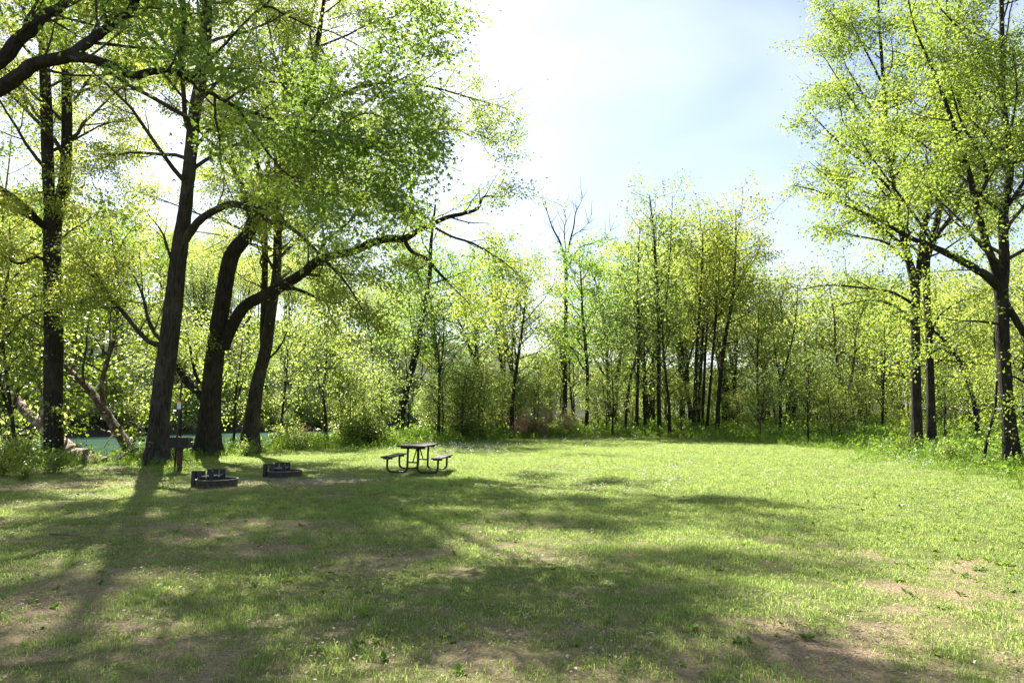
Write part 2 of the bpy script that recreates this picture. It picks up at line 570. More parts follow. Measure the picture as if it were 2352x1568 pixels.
class Tubes:
    def __init__(s): s.V = []; s.Q = []; s.n = 0

    def add(s, pts, rad, k=5, knobs=0.0):
        A = np.array([tuple(p) for p in pts], float); r = np.asarray(rad, float)
        n = len(A)
        T = np.gradient(A, axis=0)
        T /= np.linalg.norm(T, axis=1)[:, None] + 1e-9
        m = T.mean(0)
        ref = np.array((0, 0, 1.0)) if abs(m[2]) < 0.75 * np.linalg.norm(m) else np.array((1.0, 0.2, 0))
        U = np.cross(T, ref); U /= np.linalg.norm(U, axis=1)[:, None] + 1e-9
        W = np.cross(T, U)
        ang = np.arange(k) * 2 * PI / k
        rr = np.repeat(r[:, None], k, 1)
        if knobs:
            rr = rr * (1 + knobs * NG.normal(0, 1, rr.shape).clip(-2, 2))
        R = A[:, None, :] + (U[:, None, :] * np.cos(ang)[None, :, None] + W[:, None, :] * np.sin(ang)[None, :, None]) * rr[:, :, None]
        s.V.append(R.reshape(-1, 3))
        i, j = np.meshgrid(np.arange(n - 1), np.arange(k), indexing='ij')
        j2 = (j + 1) % k
        s.Q.append(s.n + np.stack([(i * k + j), (i * k + j2), ((i + 1) * k + j2), ((i + 1) * k + j)], -1).reshape(-1, 4))
        s.n += n * k

    def mesh(s, name, mat):
        return np_mesh(name, np.concatenate(s.V), np.concatenate(s.Q), mat, smooth=True)


def unit(A):
    return A / (np.linalg.norm(A, axis=1)[:, None] + 1e-9)


class Leaves:
    def __init__(s): s.p = []; s.a = []; s.s = []

    def spray(s, pts, n, spread, size, flat=0.55):
        """n leaves about a twig given by its points"""
        if n <= 0: return
        A = np.array([tuple(p) for p in pts], float)
        t = NG.random(n) ** 0.7 * (len(A) - 1)
        i = np.minimum(t.astype(int), len(A) - 2)
        f = (t - i)[:, None]
        q = A[i] * (1 - f) + A[i + 1] * f
        off = NG.normal(0, 1, (n, 3)) * spread
        off[:, 2] = off[:, 2] * flat - spread * 0.25
        s.p.append(q + off)
        d = off + NG.normal(0, 1, (n, 3)) * spread * 0.6 + (A[-1] - A[0])[None, :] * 0.15
        s.a.append(d)
        s.s.append(size * NG.uniform(0.6, 1.35, n))

    def thin(s, scale, cut, seed, high):
        """leaves stay in clumps, with open gaps between"""
        p = np.concatenate(s.p)
        n = 0.7 * noise3(p, scale, seed) + 0.3 * noise3(p, scale * 2.3, seed + 5)
        m = NG.random(len(p)) < sstep(cut - .07, cut + .07, n) + .04
        big = noise3(p, .33, seed + 11)
        m &= (big > .47) | (p[:, 2] < high) | (NG.random(len(p)) < .06)
        s.p, s.a, s.s = [p[m]], [np.concatenate(s.a)[m]], [np.concatenate(s.s)[m]]

    def count(s): return sum(len(q) for q in s.p)

    def arrays(s, droop=0.35, lay=0.8):
        p = np.concatenate(s.p); a = unit(np.concatenate(s.a)); sz = np.concatenate(s.s)
        n = len(p)
        a[:, 2] -= droop * NG.random(n)
        a = unit(a)
        up = np.zeros((n, 3)); up[:, 2] = 1
        nn = up * lay + NG.normal(0, 0.55, (n, 3))
        nn = unit(nn - a * (nn * a).sum(1)[:, None])
        return p, a, nn, sz

    def pick(s, n, root, parent, mat, wide, droop):
        """takes out the n leaves that show largest and makes each an object"""
        p = np.concatenate(s.p); a = np.concatenate(s.a); z = np.concatenate(s.s)
        w = p + np.array(tuple(root))[None, :]
        vis = (w[:, 1] > 4) & (np.abs(w[:, 0] / w[:, 1]) < .74) & ((w[:, 2] - CAM_H) / w[:, 1] < .62)
        score = np.where(vis, z / np.maximum(w[:, 1], 1), 0)
        best = np.argsort(-score)[:n]
        one = Leaves(); one.p = [np.zeros((1, 3))]; one.a = [np.array([[0, 1.0, 0]])]; one.s = [np.ones(1)]
        me = one.mesh('leaf', mat, 3, wide, 0.0, 1.0, flatone=True)
        for i in best:
            d = Vector(a[i]).normalized(); d.z -= droop * rnd.random() * .8
            o = link('leaf', me, parent)
            q = d.to_track_quat('Y', 'Z')
            o.location = Vector(p[i]); o.rotation_euler = q.to_euler()
            o.rotation_euler.rotate_axis('Y', rnd.gauss(0, .5))
            o.scale = (z[i],) * 3
        m = np.ones(len(p), bool); m[best] = False
        s.p, s.a, s.s = [p[m]], [a[m]], [z[m]]

    def mesh(s, name, mat, lobes=1, wide=0.36, droop=0.35, lay=0.8, clump=None, flatone=False):
        p, a, nn, sz = s.arrays(droop, lay)
        if flatone: nn = np.array([[0, 0, 1.0]])
        n = len(p)
        side = np.cross(a, nn)
        Vs = []
        base = NG.random(n)
        cl = fbm(p[:, 0] * 0.5 + p[:, 2] * 0.31, p[:, 1] * 0.5 - p[:, 2] * .4, 77, 2)
        var = np.clip(0.55 * base + 0.9 * (cl - 0.5) + 0.25, 0, 1)
        angs = [0.0] if lobes == 1 else [0.0, 0.95, -0.95]
        for q, an in enumerate(angs):
            ax = a * math.cos(an) + side * math.sin(an)
            sd = side * math.cos(an) - a * math.sin(an)
            k = (sz * (1.0 if q == 0 else 0.78))[:, None]
            v0 = p
            v1 = p + ax * k * 0.45 + sd * k * wide + nn * k * 0.07
            v2 = p + ax * k - nn * k * 0.12
            v3 = p + ax * k * 0.45 - sd * k * wide + nn * k * 0.07
            Vs.append(np.stack([v0, v1, v2, v3], 1).reshape(-1, 3))
        V = np.concatenate(Vs)
        Q = np.arange(len(V)).reshape(-1, 4)
        vv = np.tile(np.repeat(var, 4), len(angs))
        return np_mesh(name, V, Q, mat, vv)


def gvec(s=1.0):
    return Vector((rnd.gauss(0, s), rnd.gauss(0, s), rnd.gauss(0, s)))


def wander(p, d, L, n, wig, trop):
    pts = [p.copy()]
    st = L / n
    d = d.normalized()
    for _ in range(n):
        d = (d + gvec(wig) + Vector((0, 0, trop))).normalized()
        p = p + d * st
        pts.append(p)
    return pts


def side_dir(t, ang, az):
    """a direction at ang from t, turned az about it"""
    t = t.normalized()
    u = t.orthogonal().normalized()
    v = t.cross(u)
    return t * math.cos(ang) + (u * math.cos(az) + v * math.sin(az)) * math.sin(ang)


def at_t(pts, t):
    x = t * (len(pts) - 1)
    i = min(int(x), len(pts) - 2)
    f = x - i
    return pts[i].lerp(pts[i + 1], f), (pts[i + 1] - pts[i])


STYLE = dict(l2_per_m=1.7, l2_len=(0.9, 2.5), l3_per_m=3.0, l3_len=(0.4, 1.0), leaves=11, spread=0.16, size=0.11,
             wig=0.16, trop2=0.03, trop3=-0.02, flat=0.55, l2_from=0.25, l2_ang=0.9, twig_r=0.006)


def dress(tw, lv, pts, r0, r1, st, t0=None, length=None):
    """twigs and leaves along one limb"""
    L = sum((pts[i + 1] - pts[i]).length for i in range(len(pts) - 1))
    t0 = st['l2_from'] if t0 is None else t0
    n2 = max(2, int(L * (1 - t0) * st['l2_per_m'] + rnd.random()))
    az = rnd.random() * 6
    for i in range(n2):
        t = t0 + (1 - t0) * ((i + rnd.random()) / n2)
        p, d = at_t(pts, min(t, 0.999))
        az += 2.4 + rnd.uniform(-.5, .5)
        dd = side_dir(d, st['l2_ang'] * rnd.uniform(0.6, 1.25), az)
        dd.z = dd.z * 0.8 + 0.08
        l2 = rnd.uniform(*st['l2_len']) * (1.15 - 0.55 * t)
        rr = min((r0 + (r1 - r0) * t) * 0.55, 0.012 + 0.012 * l2)
        a = wander(p, dd, l2, 5, st['wig'], st['trop2'])
        tw.add(a, np.linspace(rr, st['twig_r'], 6), 4)
        sub_twigs(tw, lv, a, l2, st)
    sub_twigs(tw, lv, pts[int(len(pts) * 0.7):], L * 0.3, st)


def sub_twigs(tw, lv, a, l2, st):
    n3 = max(1, int(l2 * st['l3_per_m'] + rnd.random()))
    az = rnd.random() * 6
    for k in range(n3):
        t = 0.2 + 0.8 * (k + rnd.random()) / n3
        p, d = at_t(a, min(t, 0.999))
        az += 2.4
        dd = side_dir(d, rnd.uniform(0.5, 1.1), az)
        dd.z *= 0.75
        l3 = rnd.uniform(*st['l3_len'])
        b = wander(p, dd, l3, 3, st['wig'] * 1.2, st['trop3'])
        tw.add(b, np.linspace(st['twig_r'], st['twig_r'] * .35, 4), 3)
        lv.spray(b, int(st['leaves'] * st.get('mul', 2.6) * rnd.uniform(0.4, 1.6)), st['spread'] * 1.25, st['size'], st['flat'])


def limb_from(pts_trunk, t, ang, az, L, r, st, tw, lv, trop=0.06, fat=None, n=7):
    p, d = at_t(pts_trunk, t)
    dd = side_dir(d, ang, az)
    a = wander(p, dd, L, n, st['wig'] * 0.75, trop)
    (fat or tw).add(a, np.linspace(r, max(0.012, r * 0.15), n + 1), 6 if r > .04 else 5)
    dress(tw, lv, a, r, r * .15, st)


def trunk_mesh(name, path, mat, k=16, flare=0.55, ground=None, knobs=0.02):
    """path: [(Vector, r)]; a flared, slightly fluted trunk"""
    dn = catmull(path, 7)
    A = np.array([tuple(p) for p, _ in dn]); r = np.array([q for _, q in dn])
    z0 = A[0, 2]
    n = len(A)
    T = np.gradient(A, axis=0); T /= np.linalg.norm(T, axis=1)[:, None]
    ref = np.array((0.0, 1.0, 0.0)) if abs(T[:, 1].mean()) < .7 else np.array((1.0, 0, 0))
    U = np.cross(T, ref); U /= np.linalg.norm(U, axis=1)[:, None]
    W = np.cross(T, U)
    ang = np.arange(k) * 2 * PI / k
    ph = rnd.random() * 6
    h = np.clip(A[:, 2] - z0, 0, None)[:, None]
    fl = 1 + flare * np.exp(-h / 0.45) * (1 + 0.45 * np.sin(ang * 4 + ph)[None, :] + .2 * np.sin(ang * 7 + 1)[None, :])
    lump = 1 + 0.07 * np.sin(ang * 2 + ph)[None, :] * np.cos(h * .7) + knobs * NG.normal(0, 1, (n, k)) + .05 * np.sin(3 * ang + h * 1.3 + ph)
    rr = r[:, None] * fl * lump
    R = A[:, None, :] + (U[:, None, :] * np.cos(ang)[None, :, None] + W[:, None, :] * np.sin(ang)[None, :, None]) * rr[:, :, None]
    V = R.reshape(-1, 3)
    i, j = np.meshgrid(np.arange(n - 1), np.arange(k), indexing='ij')
    j2 = (j + 1) % k
    Q = np.stack([i * k + j, i * k + j2, (i + 1) * k + j2, (i + 1) * k + j], -1).reshape(-1, 4)
    return np_mesh(name, V, Q, mat, smooth=True), [p for p, _ in dn], r


TOTAL = [0]


def uvd(lst, root):
    """[(u, v, d, r)] -> [(Vector relative to root, r)]"""
    return [(P(u, v, d) - root, r) for u, v, d, r in lst]


def hero(name, label, trunk, stems=(), limbs=(), autos=(), st=None, leaf='leaf_box', bark='bark', cat='tree', lobes=1, extra=None, ivy=0,
         wide=0.36, droop=.35, group=None, slim=0.86, single=0):
    """one tree out of measured trunk, stems and limbs; autos: (stem index or -1, n, t0, length range, upward bend)"""
    st = dict(STYLE, **(st or {}))
    u, v, d, r = trunk[0]
    b = P(u, v, d)
    root = Vector((b.x, b.y, gz(b.x, b.y) - 0.05))
    t = thing(name, label, cat, root, group=group)
    path = uvd(trunk, root)
    path[0] = (Vector((0, 0, 0)), path[0][1])
    path = [(p, r * slim) for p, r in path]
    me, tp, tr = trunk_mesh('trunk', path, M[bark])
    link('trunk', me, t)
    tw, lv = Tubes(), Leaves()
    lines = []
    for sp in stems:
        pth = [(p, r * slim) for p, r in uvd(sp, root)]
        me, pp, rr = trunk_mesh('stem', pth, M[bark], k=12, flare=0)
        link('stem', me, t)
        lines.append((pp, rr))
    for sp in limbs:
        pth = catmull(uvd(sp, root), 5)
        pp = [p for p, _ in pth]; rr = [q for _, q in pth]
        rr = [q * .92 for q in rr]
        lb = Tubes(); lb.add(pp, rr, 9, 0.05)
        link('limb', lb.mesh('limb', M[bark]), t)
        dress(tw, lv, pp, rr[0], rr[-1], st)
    for si, n, t0, lr, trop in autos:
        pp, rr = (tp, tr) if si < 0 else lines[si]
        az = rnd.random() * 6
        for k in range(n):
            tt = t0 + (0.99 - t0) * (k + rnd.random() * .8) / n
            az += 2.4 + rnd.uniform(-.4, .4)
            L = rnd.uniform(*lr) * (1.1 - 0.5 * (tt - t0) / (1 - t0 + 1e-6))
            ri = rr[min(int(tt * (len(rr) - 1)), len(rr) - 1)]
            limb_from(pp, tt, rnd.uniform(0.75, 1.2), az, L, min(ri * 0.45, 0.02 + 0.012 * L), st, tw, lv, trop)
    if extra: extra(tw, lv, st, root)
    for _ in range(ivy):
        q = rnd.uniform(0.02, 0.5)
        p, _d = at_t(tp, q)
        a = rnd.uniform(0, 6.28)
        rr = tr[int(q * (len(tr) - 1))]
        p = p + Vector((math.cos(a), math.sin(a), 0)) * rr
        b2 = wander(p, Vector((math.cos(a), math.sin(a), .3)), rnd.uniform(.15, .5), 3, .3, 0)
        tw.add(b2, np.linspace(.005, .002, 4), 3)
        lv.spray(b2, 7, .1, .1)
    link('branches', tw.mesh('branches', M['bark_thin']), t)['kind'] = 'stuff'
    if st.get('cut'): lv.thin(st.get('clump', .55), st['cut'], len(name) + int(abs(root.x) * 7), st.get('high', 99))
    if single: lv.pick(single, root, t, M[leaf], wide, droop)
    fo = link('foliage', lv.mesh('foliage', M[leaf], lobes, wide, droop), t)
    fo['kind'] = 'stuff'
    TOTAL[0] += lv.count()
    print('HERO', name, 'leaves', lv.count(), 'twig quads', sum(len(q) for q in tw.Q))
    return t


# --- left group by the river
hero('double_trunk_tree', 'tall tree at far left whose dark trunk parts in two high above the bush',
     [(121, 1062, 24.4, .36), (123, 960, 24.4, .35), (123, 800, 24.4, .34), (121, 640, 24.4, .325), (121, 540, 24.4, .35), (122, 500, 24.4, .36)],
     stems=[[(116, 530, 24.4, .22), (113, 460, 24.4, .24), (111, 390, 24.4, .23), (105, 234, 24.2, .21), (101, 117, 24, .19), (90, -60, 23.5, .14), (76, -170, 23, .08), (70, -260, 23, .03)],
            [(128, 530, 24.4, .2), (142, 450, 24.5, .23), (150, 390, 24.6, .22), (154, 273, 24.8, .21), (152, 156, 25, .2), (137, 59, 25, .18), (132, -80, 25, .12), (142, -180, 25, .07), (150, -280, 25, .03)]],
     limbs=[[(116, 525, 24.4, .16), (92, 512, 24, .14), (60, 478, 23.4, .13), (0, 433, 22.6, .1), (-90, 400, 22, .05)],
            [(92, 512, 24, .09), (39, 484, 23.3, .07), (-10, 465, 22.7, .05), (-80, 480, 22, .02)],
            [(118, 610, 24.4, .08), (84, 590, 24, .06), (40, 605, 23.4, .05), (-20, 570, 23, .03)],
            [(150, 612, 24.4, .07), (190, 622, 24.6, .055), (240, 640, 24.8, .03), (290, 610, 25, .015)],
            [(120, 690, 24.4, .05), (80, 680, 24, .04), (20, 720, 23.5, .02)]],
     autos=[(0, 16, .2, (3, 5.5), .02), (1, 18, .2, (3, 6), .02), (-1, 8, .4, (1.5, 3.5), 0.0)],
     st=dict(leaves=9, size=.08, spread=.17, mul=19, cut=.43), leaf='leaf_yellow', ivy=26)

hero('leaning_tree', 'large grey-barked tree leaning right behind the grill, casting the long trunk shadow',
     [(362, 1066, 22.2, .40), (369, 942, 22.2, .36), (387, 785, 22.2, .33), (402, 668, 22.2, .31), (414, 566, 22.2, .30), (426, 469, 22.1, .26), (438, 352, 22, .24),
      (449, 254, 21.9, .22), (465, 156, 21.8, .21), (473, 59, 21.7, .2), (478, -40, 21.6, .16), (486, -140, 21.4, .1), (495, -230, 21.2, .05), (500, -300, 21, .02)],
     limbs=[[(420, 556, 22.2, .17), (436, 535, 22, .16), (457, 508, 21.8, .14), (492, 484, 21.5, .125), (535, 469, 21.2, .12), (586, 480, 21, .11), (628, 462, 20.8, .09), (658, 432, 20.6, .07), (690, 400, 20.4, .03)],
            [(590, 481, 21, .085), (615, 507, 20.9, .08), (650, 513, 20.8, .07), (688, 539, 20.7, .065), (736, 586, 20.5, .06), (762, 614, 20.4, .05), (792, 646, 20.2, .04), (830, 707, 20, .02), (850, 760, 19.8, .012)],
            [(628, 462, 20.8, .06), (658, 460, 20.7, .055), (723, 453, 20.4, .05), (788, 451, 20.2, .035), (850, 480, 20, .015)],
            [(385, 795, 22.2, .1), (344, 785, 22.6, .09), (313, 754, 22.8, .085), (274, 707, 23, .08), (250, 684, 23.1, .07), (227, 649, 23.2, .06), (207, 625, 23.4, .05), (176, 571, 23.6, .025)],
            [(388, 785, 22.2, .08), (359, 770, 22.6, .07), (340, 731, 22.8, .06), (328, 680, 23, .05), (305, 629, 23.2, .03), (280, 590, 23.3, .015)],
            [(255, 686, 23.1, .045), (215, 682, 22.9, .04), (170, 700, 22.7, .03), (120, 690, 22.5, .015)],
            [(405, 640, 22.2, .06), (385, 570, 22, .045), (370, 530, 21.8, .03), (330, 480, 21.6, .015)],
            [(438, 352, 22, .07), (480, 300, 21.5, .055), (540, 240, 21, .04), (600, 150, 20.5, .02)],
            [(449, 254, 22, .06), (400, 200, 22, .045), (340, 120, 22, .03), (300, 60, 22, .015)]],
     autos=[(-1, 26, .4, (3.5, 6.5), .02)],
     st=dict(leaves=10, size=.08, spread=.16, mul=17, cut=.46, high=13), leaf='leaf_yellow', bark='bark_grey', ivy=14)

hero('arching_limb_tree', 'dark tree with one great limb arching right above the picnic table',
     [(478, 1046, 26.4, .47), (484, 903, 26.4, .43), (498, 785, 26.4, .42), (512, 688, 26.4, .36), (530, 590, 26.3, .33), (568, 540, 26.2, .28), (590, 490, 26.1, .26), (620, 435, 26, .24),
      (655, 370, 25.8, .2), (690, 280, 25.6, .17), (720, 150, 25.4, .14), (740, 30, 25, .08), (750, -60, 24.8, .05), (758, -130, 24.6, .02)],
     limbs=[[(512, 800, 26.4, .24), (539, 738, 26.2, .25), (563, 703, 26, .24), (598, 682, 25.8, .23), (650, 655, 25.4, .215), (693, 629, 25.1, .2), (727, 601, 24.9, .19), (766, 586, 24.6, .175), (809, 578, 24.3, .165),
             (852, 558, 24, .155), (895, 548, 23.7, .15), (929, 548, 23.5, .14), (959, 530, 23.2, .11), (989, 517, 23, .1), (1024, 500, 22.8, .085), (1067, 490, 22.5, .07), (1097, 479, 22.3, .055), (1112, 452, 22.2, .04), (1153, 451, 22, .02), (1190, 430, 21.8, .008)],
            [(929, 550, 23.5, .09), (946, 578, 23.4, .08), (981, 595, 23.2, .07), (1007, 625, 23, .055), (1045, 664, 22.8, .03), (1080, 700, 22.6, .012)],
            [(989, 517, 23, .05), (1037, 543, 22.7, .045), (1088, 560, 22.5, .04), (1153, 599, 22.2, .02), (1200, 640, 22, .01)],
            [(665, 648, 25.4, .11), (685, 634, 25.2, .1), (706, 630, 25, .08), (740, 635, 24.8, .05)],
            [(640, 664, 25.5, .09), (680, 664, 25.2, .075), (731, 685, 24.9, .06), (766, 696, 24.7, .045), (790, 692, 24.5, .03)],
            [(727, 601, 24.9, .08), (745, 555, 24.8, .065), (790, 520, 24.6, .045), (840, 470, 24.3, .02)],
            [(476, 920, 26.4, .2), (449, 895, 26.5, .18), (426, 871, 26.7, .16), (408, 840, 26.9, .13), (395, 800, 27, .08)],
            [(458, 880, 26.5, .08), (445, 845, 26.5, .06), (437, 801, 26.5, .05), (428, 760, 26.5, .02)],
            [(590, 490, 26.1, .09), (640, 420, 25.6, .07), (720, 360, 25.2, .05), (820, 300, 24.8, .03), (900, 260, 24.4, .012)],
            [(690, 280, 25.6, .08), (820, 200, 25, .06), (960, 195, 24.4, .045), (1080, 225, 24, .03), (1165, 250, 23.8, .01)],
            [(655, 370, 25.8, .07), (800, 335, 25.2, .055), (950, 300, 24.6, .04), (1070, 300, 24.2, .025), (1150, 335, 24, .01)],
            [(655, 370, 25.8, .08), (760, 300, 25.2, .06), (860, 220, 24.8, .04), (960, 160, 24.3, .015)],
            [(640, 400, 25.8, .07), (740, 390, 25.2, .055), (880, 380, 24.6, .04), (1000, 350, 24, .015)]],
     autos=[(-1, 26, .4, (3.5, 7), .01)],
     st=dict(leaves=10, size=.08, spread=.16, mul=15, cut=.47, high=13), leaf='leaf_box', ivy=14)

hero('slanting_tree', 'grey tree slanting right with a forked top, rightmost of the riverside trunks',
     [(573, 1043, 28.5, .42), (577, 990, 28.5, .38), (590, 883, 28.5, .31), (611, 797, 28.5, .28), (624, 711, 28.5, .25), (635, 625, 28.5, .22), (638, 539, 28.5, .2), (640, 450, 28.5, .18), (648, 340, 28.5, .16), (655, 200, 28.5, .13), (660, 80, 28.5, .08), (666, -10, 28.5, .05), (670, -90, 28.5, .02)],
     stems=[[(606, 815, 28.5, .14), (604, 760, 28.7, .17), (607, 680, 28.8, .16), (609, 600, 28.8, .15), (608, 520, 28.8, .13), (612, 420, 28.8, .1), (620, 300, 28.8, .06), (625, 200, 28.8, .03)]],
     limbs=[[(624, 711, 28.5, .07), (600, 660, 28.8, .05), (560, 640, 29, .03), (520, 600, 29.2, .015)],
            [(600, 840, 28.5, .06), (640, 800, 28.4, .045), (660, 760, 28.3, .02)]],
     autos=[(-1, 26, .35, (3, 6), .02), (0, 10, .35, (2, 4), .02)],
     st=dict(leaves=10, size=.085, spread=.17, mul=13, cut=.48, high=13), leaf='leaf_box', bark='bark_grey', ivy=12)


# --- the near maple whose trunk stands outside the picture on the left
def near_maple():
    st = dict(leaves=9, size=.07, spread=.16, l2_per_m=2.8, l3_per_m=3.8, l2_len=(0.8, 2.3), l2_from=.3, mul=10, cut=.48, clump=.55, high=8.8)
    hero('near_maple', 'near tree reaching in from the top left with thick dark limbs and broad leaves',
         [(-360, 1165, 11.6, .36), (-330, 900, 11.6, .33), (-290, 500, 11.6, .31), (-270, 300, 11.6, .3), (-260, 100, 11.6, .22), (-240, -100, 11.8, .14), (-220, -260, 12, .08), (-200, -380, 12.3, .03)],
         limbs=[[(-270, 330, 11.6, .17), (-120, 260, 11.3, .15), (0, 203, 11, .13), (51, 168, 10.9, .12), (86, 145, 10.9, .115), (156, 129, 10.9, .11), (195, 102, 11, .09), (234, 74, 11, .08), (273, 43, 11.1, .07), (313, 5, 11.2, .06), (330, -80, 11.4, .05), (380, -200, 11.6, .03), (430, -300, 11.8, .012)],
                [(160, 131, 10.9, .085), (215, 137, 11, .085), (273, 156, 11.1, .08), (305, 174, 11.2, .075), (352, 164, 11.3, .07), (410, 168, 11.4, .068), (445, 190, 11.5, .045), (480, 211, 11.5, .042), (547, 248, 11.6, .038), (604, 267, 11.6, .035), (656, 288, 11.6, .032), (709, 299, 11.6, .028), (762, 306, 11.6, .024), (830, 318, 11.6, .018), (900, 335, 11.6, .01)],
                [(425, 175, 11.4, .05), (414, 125, 11.4, .05), (424, 39, 11.5, .042), (418, -40, 11.6, .035), (440, -160, 11.8, .02), (480, -260, 12, .01)],
                [(-265, 200, 11.6, .16), (-120, 190, 11.4, .14), (0, 140, 11.2, .125), (39, 94, 11.2, .115), (70, 70, 11.2, .11), (102, 35, 11.3, .1), (137, 18, 11.4, .085), (170, -30, 11.5, .06), (230, -150, 11.8, .03)],
                [(440, 185, 11.5, .03), (500, 120, 11.7, .026), (600, 20, 12, .022), (656, 35, 12.1, .02), (710, 60, 12.2, .016), (769, 77, 12.3, .012), (850, 120, 12.4, .008)],
                [(547, 248, 11.6, .026), (600, 330, 11.5, .02), (660, 400, 11.4, .014), (720, 430, 11.3, .007)],
                [(656, 288, 11.6, .022), (720, 360, 11.7, .018), (800, 410, 11.8, .012), (880, 440, 11.9, .006)],
                [(520, 230, 11.6, .026), (600, 190, 11.9, .022), (720, 200, 12.2, .018), (850, 220, 12.5, .012), (960, 230, 12.7, .006)],
                [(600, 20, 12, .02), (700, -60, 12.4, .018), (820, -60, 12.8, .014), (930, -20, 13, .008), (1000, 40, 13.2, .005)],
                [(760, 306, 11.6, .016), (840, 260, 12, .013), (920, 290, 12.3, .01), (1010, 330, 12.5, .005)]],
         autos=[(-1, 7, .5, (2.5, 4.5), .03)],
         st=st, leaf='leaf_maple', lobes=3, wide=.26, droop=.7, single=300)


near_maple()

# --- right group
RST = dict(leaves=12, size=.1, spread=.2, l2_per_m=1.7, l3_per_m=2.7, trop2=.05, mul=9, cut=.46, clump=.6)
hero('twin_stem_tree', 'straight dark tree at right, left one of the two close trunks',
     [(2106, 1041, 28, .24), (2104, 890, 28, .215), (2102, 726, 28, .2), (2101, 660, 28, .21), (2088, 600, 28, .17), (2072, 533, 28, .15), (2055, 440, 28, .13), (2040, 330, 28, .11), (2030, 200, 28, .09), (2020, 60, 28, .06), (2015, -60, 28, .03)],
     stems=[[(2102, 670, 28, .15), (2112, 620, 27.8, .16), (2119, 540, 27.6, .15), (2140, 440, 27.4, .13), (2160, 330, 27.2, .11), (2170, 180, 27, .09), (2175, 20, 27, .06), (2180, -140, 27, .03)]],
     limbs=[[(2100, 700, 28, .07), (2050, 672, 27.6, .06), (1990, 662, 27.2, .05), (1900, 655, 26.8, .035), (1830, 668, 26.4, .015)],
            [(2098, 745, 28, .06), (2070, 712, 27.7, .05), (2010, 690, 27.3, .04), (1930, 700, 26.9, .02)],
            [(2080, 570, 28, .08), (2020, 520, 27.6, .065), (1950, 470, 27.2, .05), (1880, 440, 26.8, .035), (1820, 425, 26.5, .012)],
            [(2060, 450, 28, .07), (2000, 390, 27.6, .055), (1930, 330, 27.2, .04), (1860, 260, 26.9, .015)],
            [(2045, 350, 28, .06), (1990, 280, 27.8, .05), (1930, 190, 27.5, .03), (1880, 110, 27.2, .012)],
            [(2030, 200, 28, .06), (1990, 120, 27.8, .04), (1950, 40, 27.5, .03), (1920, -40, 27.2, .012)],
            [(2090, 610, 28, .07), (2040, 560, 28.4, .05), (1960, 540, 28.7, .035), (1870, 520, 29, .015)]],
     autos=[(-1, 22, .45, (3, 5.5), .05), (0, 18, .3, (3, 5.5), .05)], st=RST, leaf='leaf_right', ivy=30)

hero('twin_stem_tree', 'straight ivy-clad tree at right, right one of the two close trunks',
     [(2140, 1023, 30.5, .23), (2137, 890, 30.5, .195), (2133, 767, 30.5, .18), (2129, 685, 30.5, .17), (2127, 623, 30.5, .17), (2131, 574, 30.5, .18), (2150, 520, 30.5, .16), (2172, 400, 30.5, .14), (2190, 250, 30.5, .12), (2200, 80, 30.5, .08), (2210, -80, 30.5, .04)],
     stems=[[(2130, 600, 30.5, .11), (2150, 545, 30.3, .11), (2196, 480, 30, .1), (2235, 380, 29.8, .08), (2250, 250, 29.6, .06), (2260, 120, 29.4, .03)]],
     limbs=[[(2136, 780, 30.5, .06), (2155, 730, 30.2, .05), (2190, 700, 30, .035), (2240, 680, 29.8, .015)],
            [(2137, 815, 30.5, .05), (2160, 800, 30.3, .04), (2200, 818, 30, .03), (2240, 800, 29.6, .02), (2280, 770, 29.2, .01)]],
     autos=[(-1, 22, .42, (3, 5.5), .05), (0, 10, .3, (2, 4), .05)], st=RST, leaf='leaf_right', ivy=40)

hero('spreading_tree', 'big many-limbed dark tree at the right edge, beside a hanging vine',
     [(2328, 1078, 20.2, .27), (2314, 931, 20.2, .21), (2303, 787, 20.2, .2), (2301, 705, 20.2, .2), (2299, 660, 20.2, .21), (2307, 600, 20.2, .16), (2305, 500, 20.3, .15), (2319, 387, 20.4, .13), (2309, 281, 20.5, .11), (2302, 176, 20.6, .09), (2300, 0, 20.8, .07), (2290, -200, 21, .03)],
     limbs=[[(2300, 665, 20.2, .15), (2268, 635, 20, .14), (2223, 607, 19.7, .12), (2150, 570, 19.3, .09), (2088, 545, 19, .07), (2010, 500, 18.7, .045), (1940, 470, 18.4, .02)],
            [(2298, 650, 20.2, .14), (2285, 611, 20.1, .13), (2264, 553, 20, .115), (2239, 457, 19.9, .1), (2225, 397, 19.8, .09), (2195, 300, 19.6, .07), (2150, 180, 19.4, .05), (2100, 60, 19.2, .025), (2080, -40, 19, .012)],
            [(2239, 470, 19.9, .06), (2267, 404, 19.8, .055), (2242, 340, 19.7, .05), (2207, 278, 19.6, .035), (2180, 180, 19.4, .015)],
            [(2304, 690, 20.2, .13), (2330, 730, 20, .11), (2360, 775, 19.8, .09), (2430, 850, 19.4, .05), (2500, 900, 19, .02)],
            [(2150, 570, 19.3, .05), (2090, 480, 19, .04), (2030, 400, 18.8, .03), (1960, 300, 18.6, .012)],
            [(2302, 745, 20.2, .05), (2250, 738, 20, .035), (2190, 735, 19.8, .02), (2140, 720, 19.6, .01)],
            [(2310, 480, 20.3, .07), (2350, 420, 20, .05), (2400, 330, 19.8, .03)],
            [(2303, 200, 20.6, .06), (2240, 110, 20.4, .045), (2160, 20, 20.2, .02)],
            [(2306, 860, 20.2, .045), (2340, 870, 20, .03), (2380, 900, 19.7, .015)]],
     autos=[(-1, 24, .42, (3, 5.5), .05)], st=dict(RST, size=.085, leaves=12), leaf='leaf_right', ivy=10)

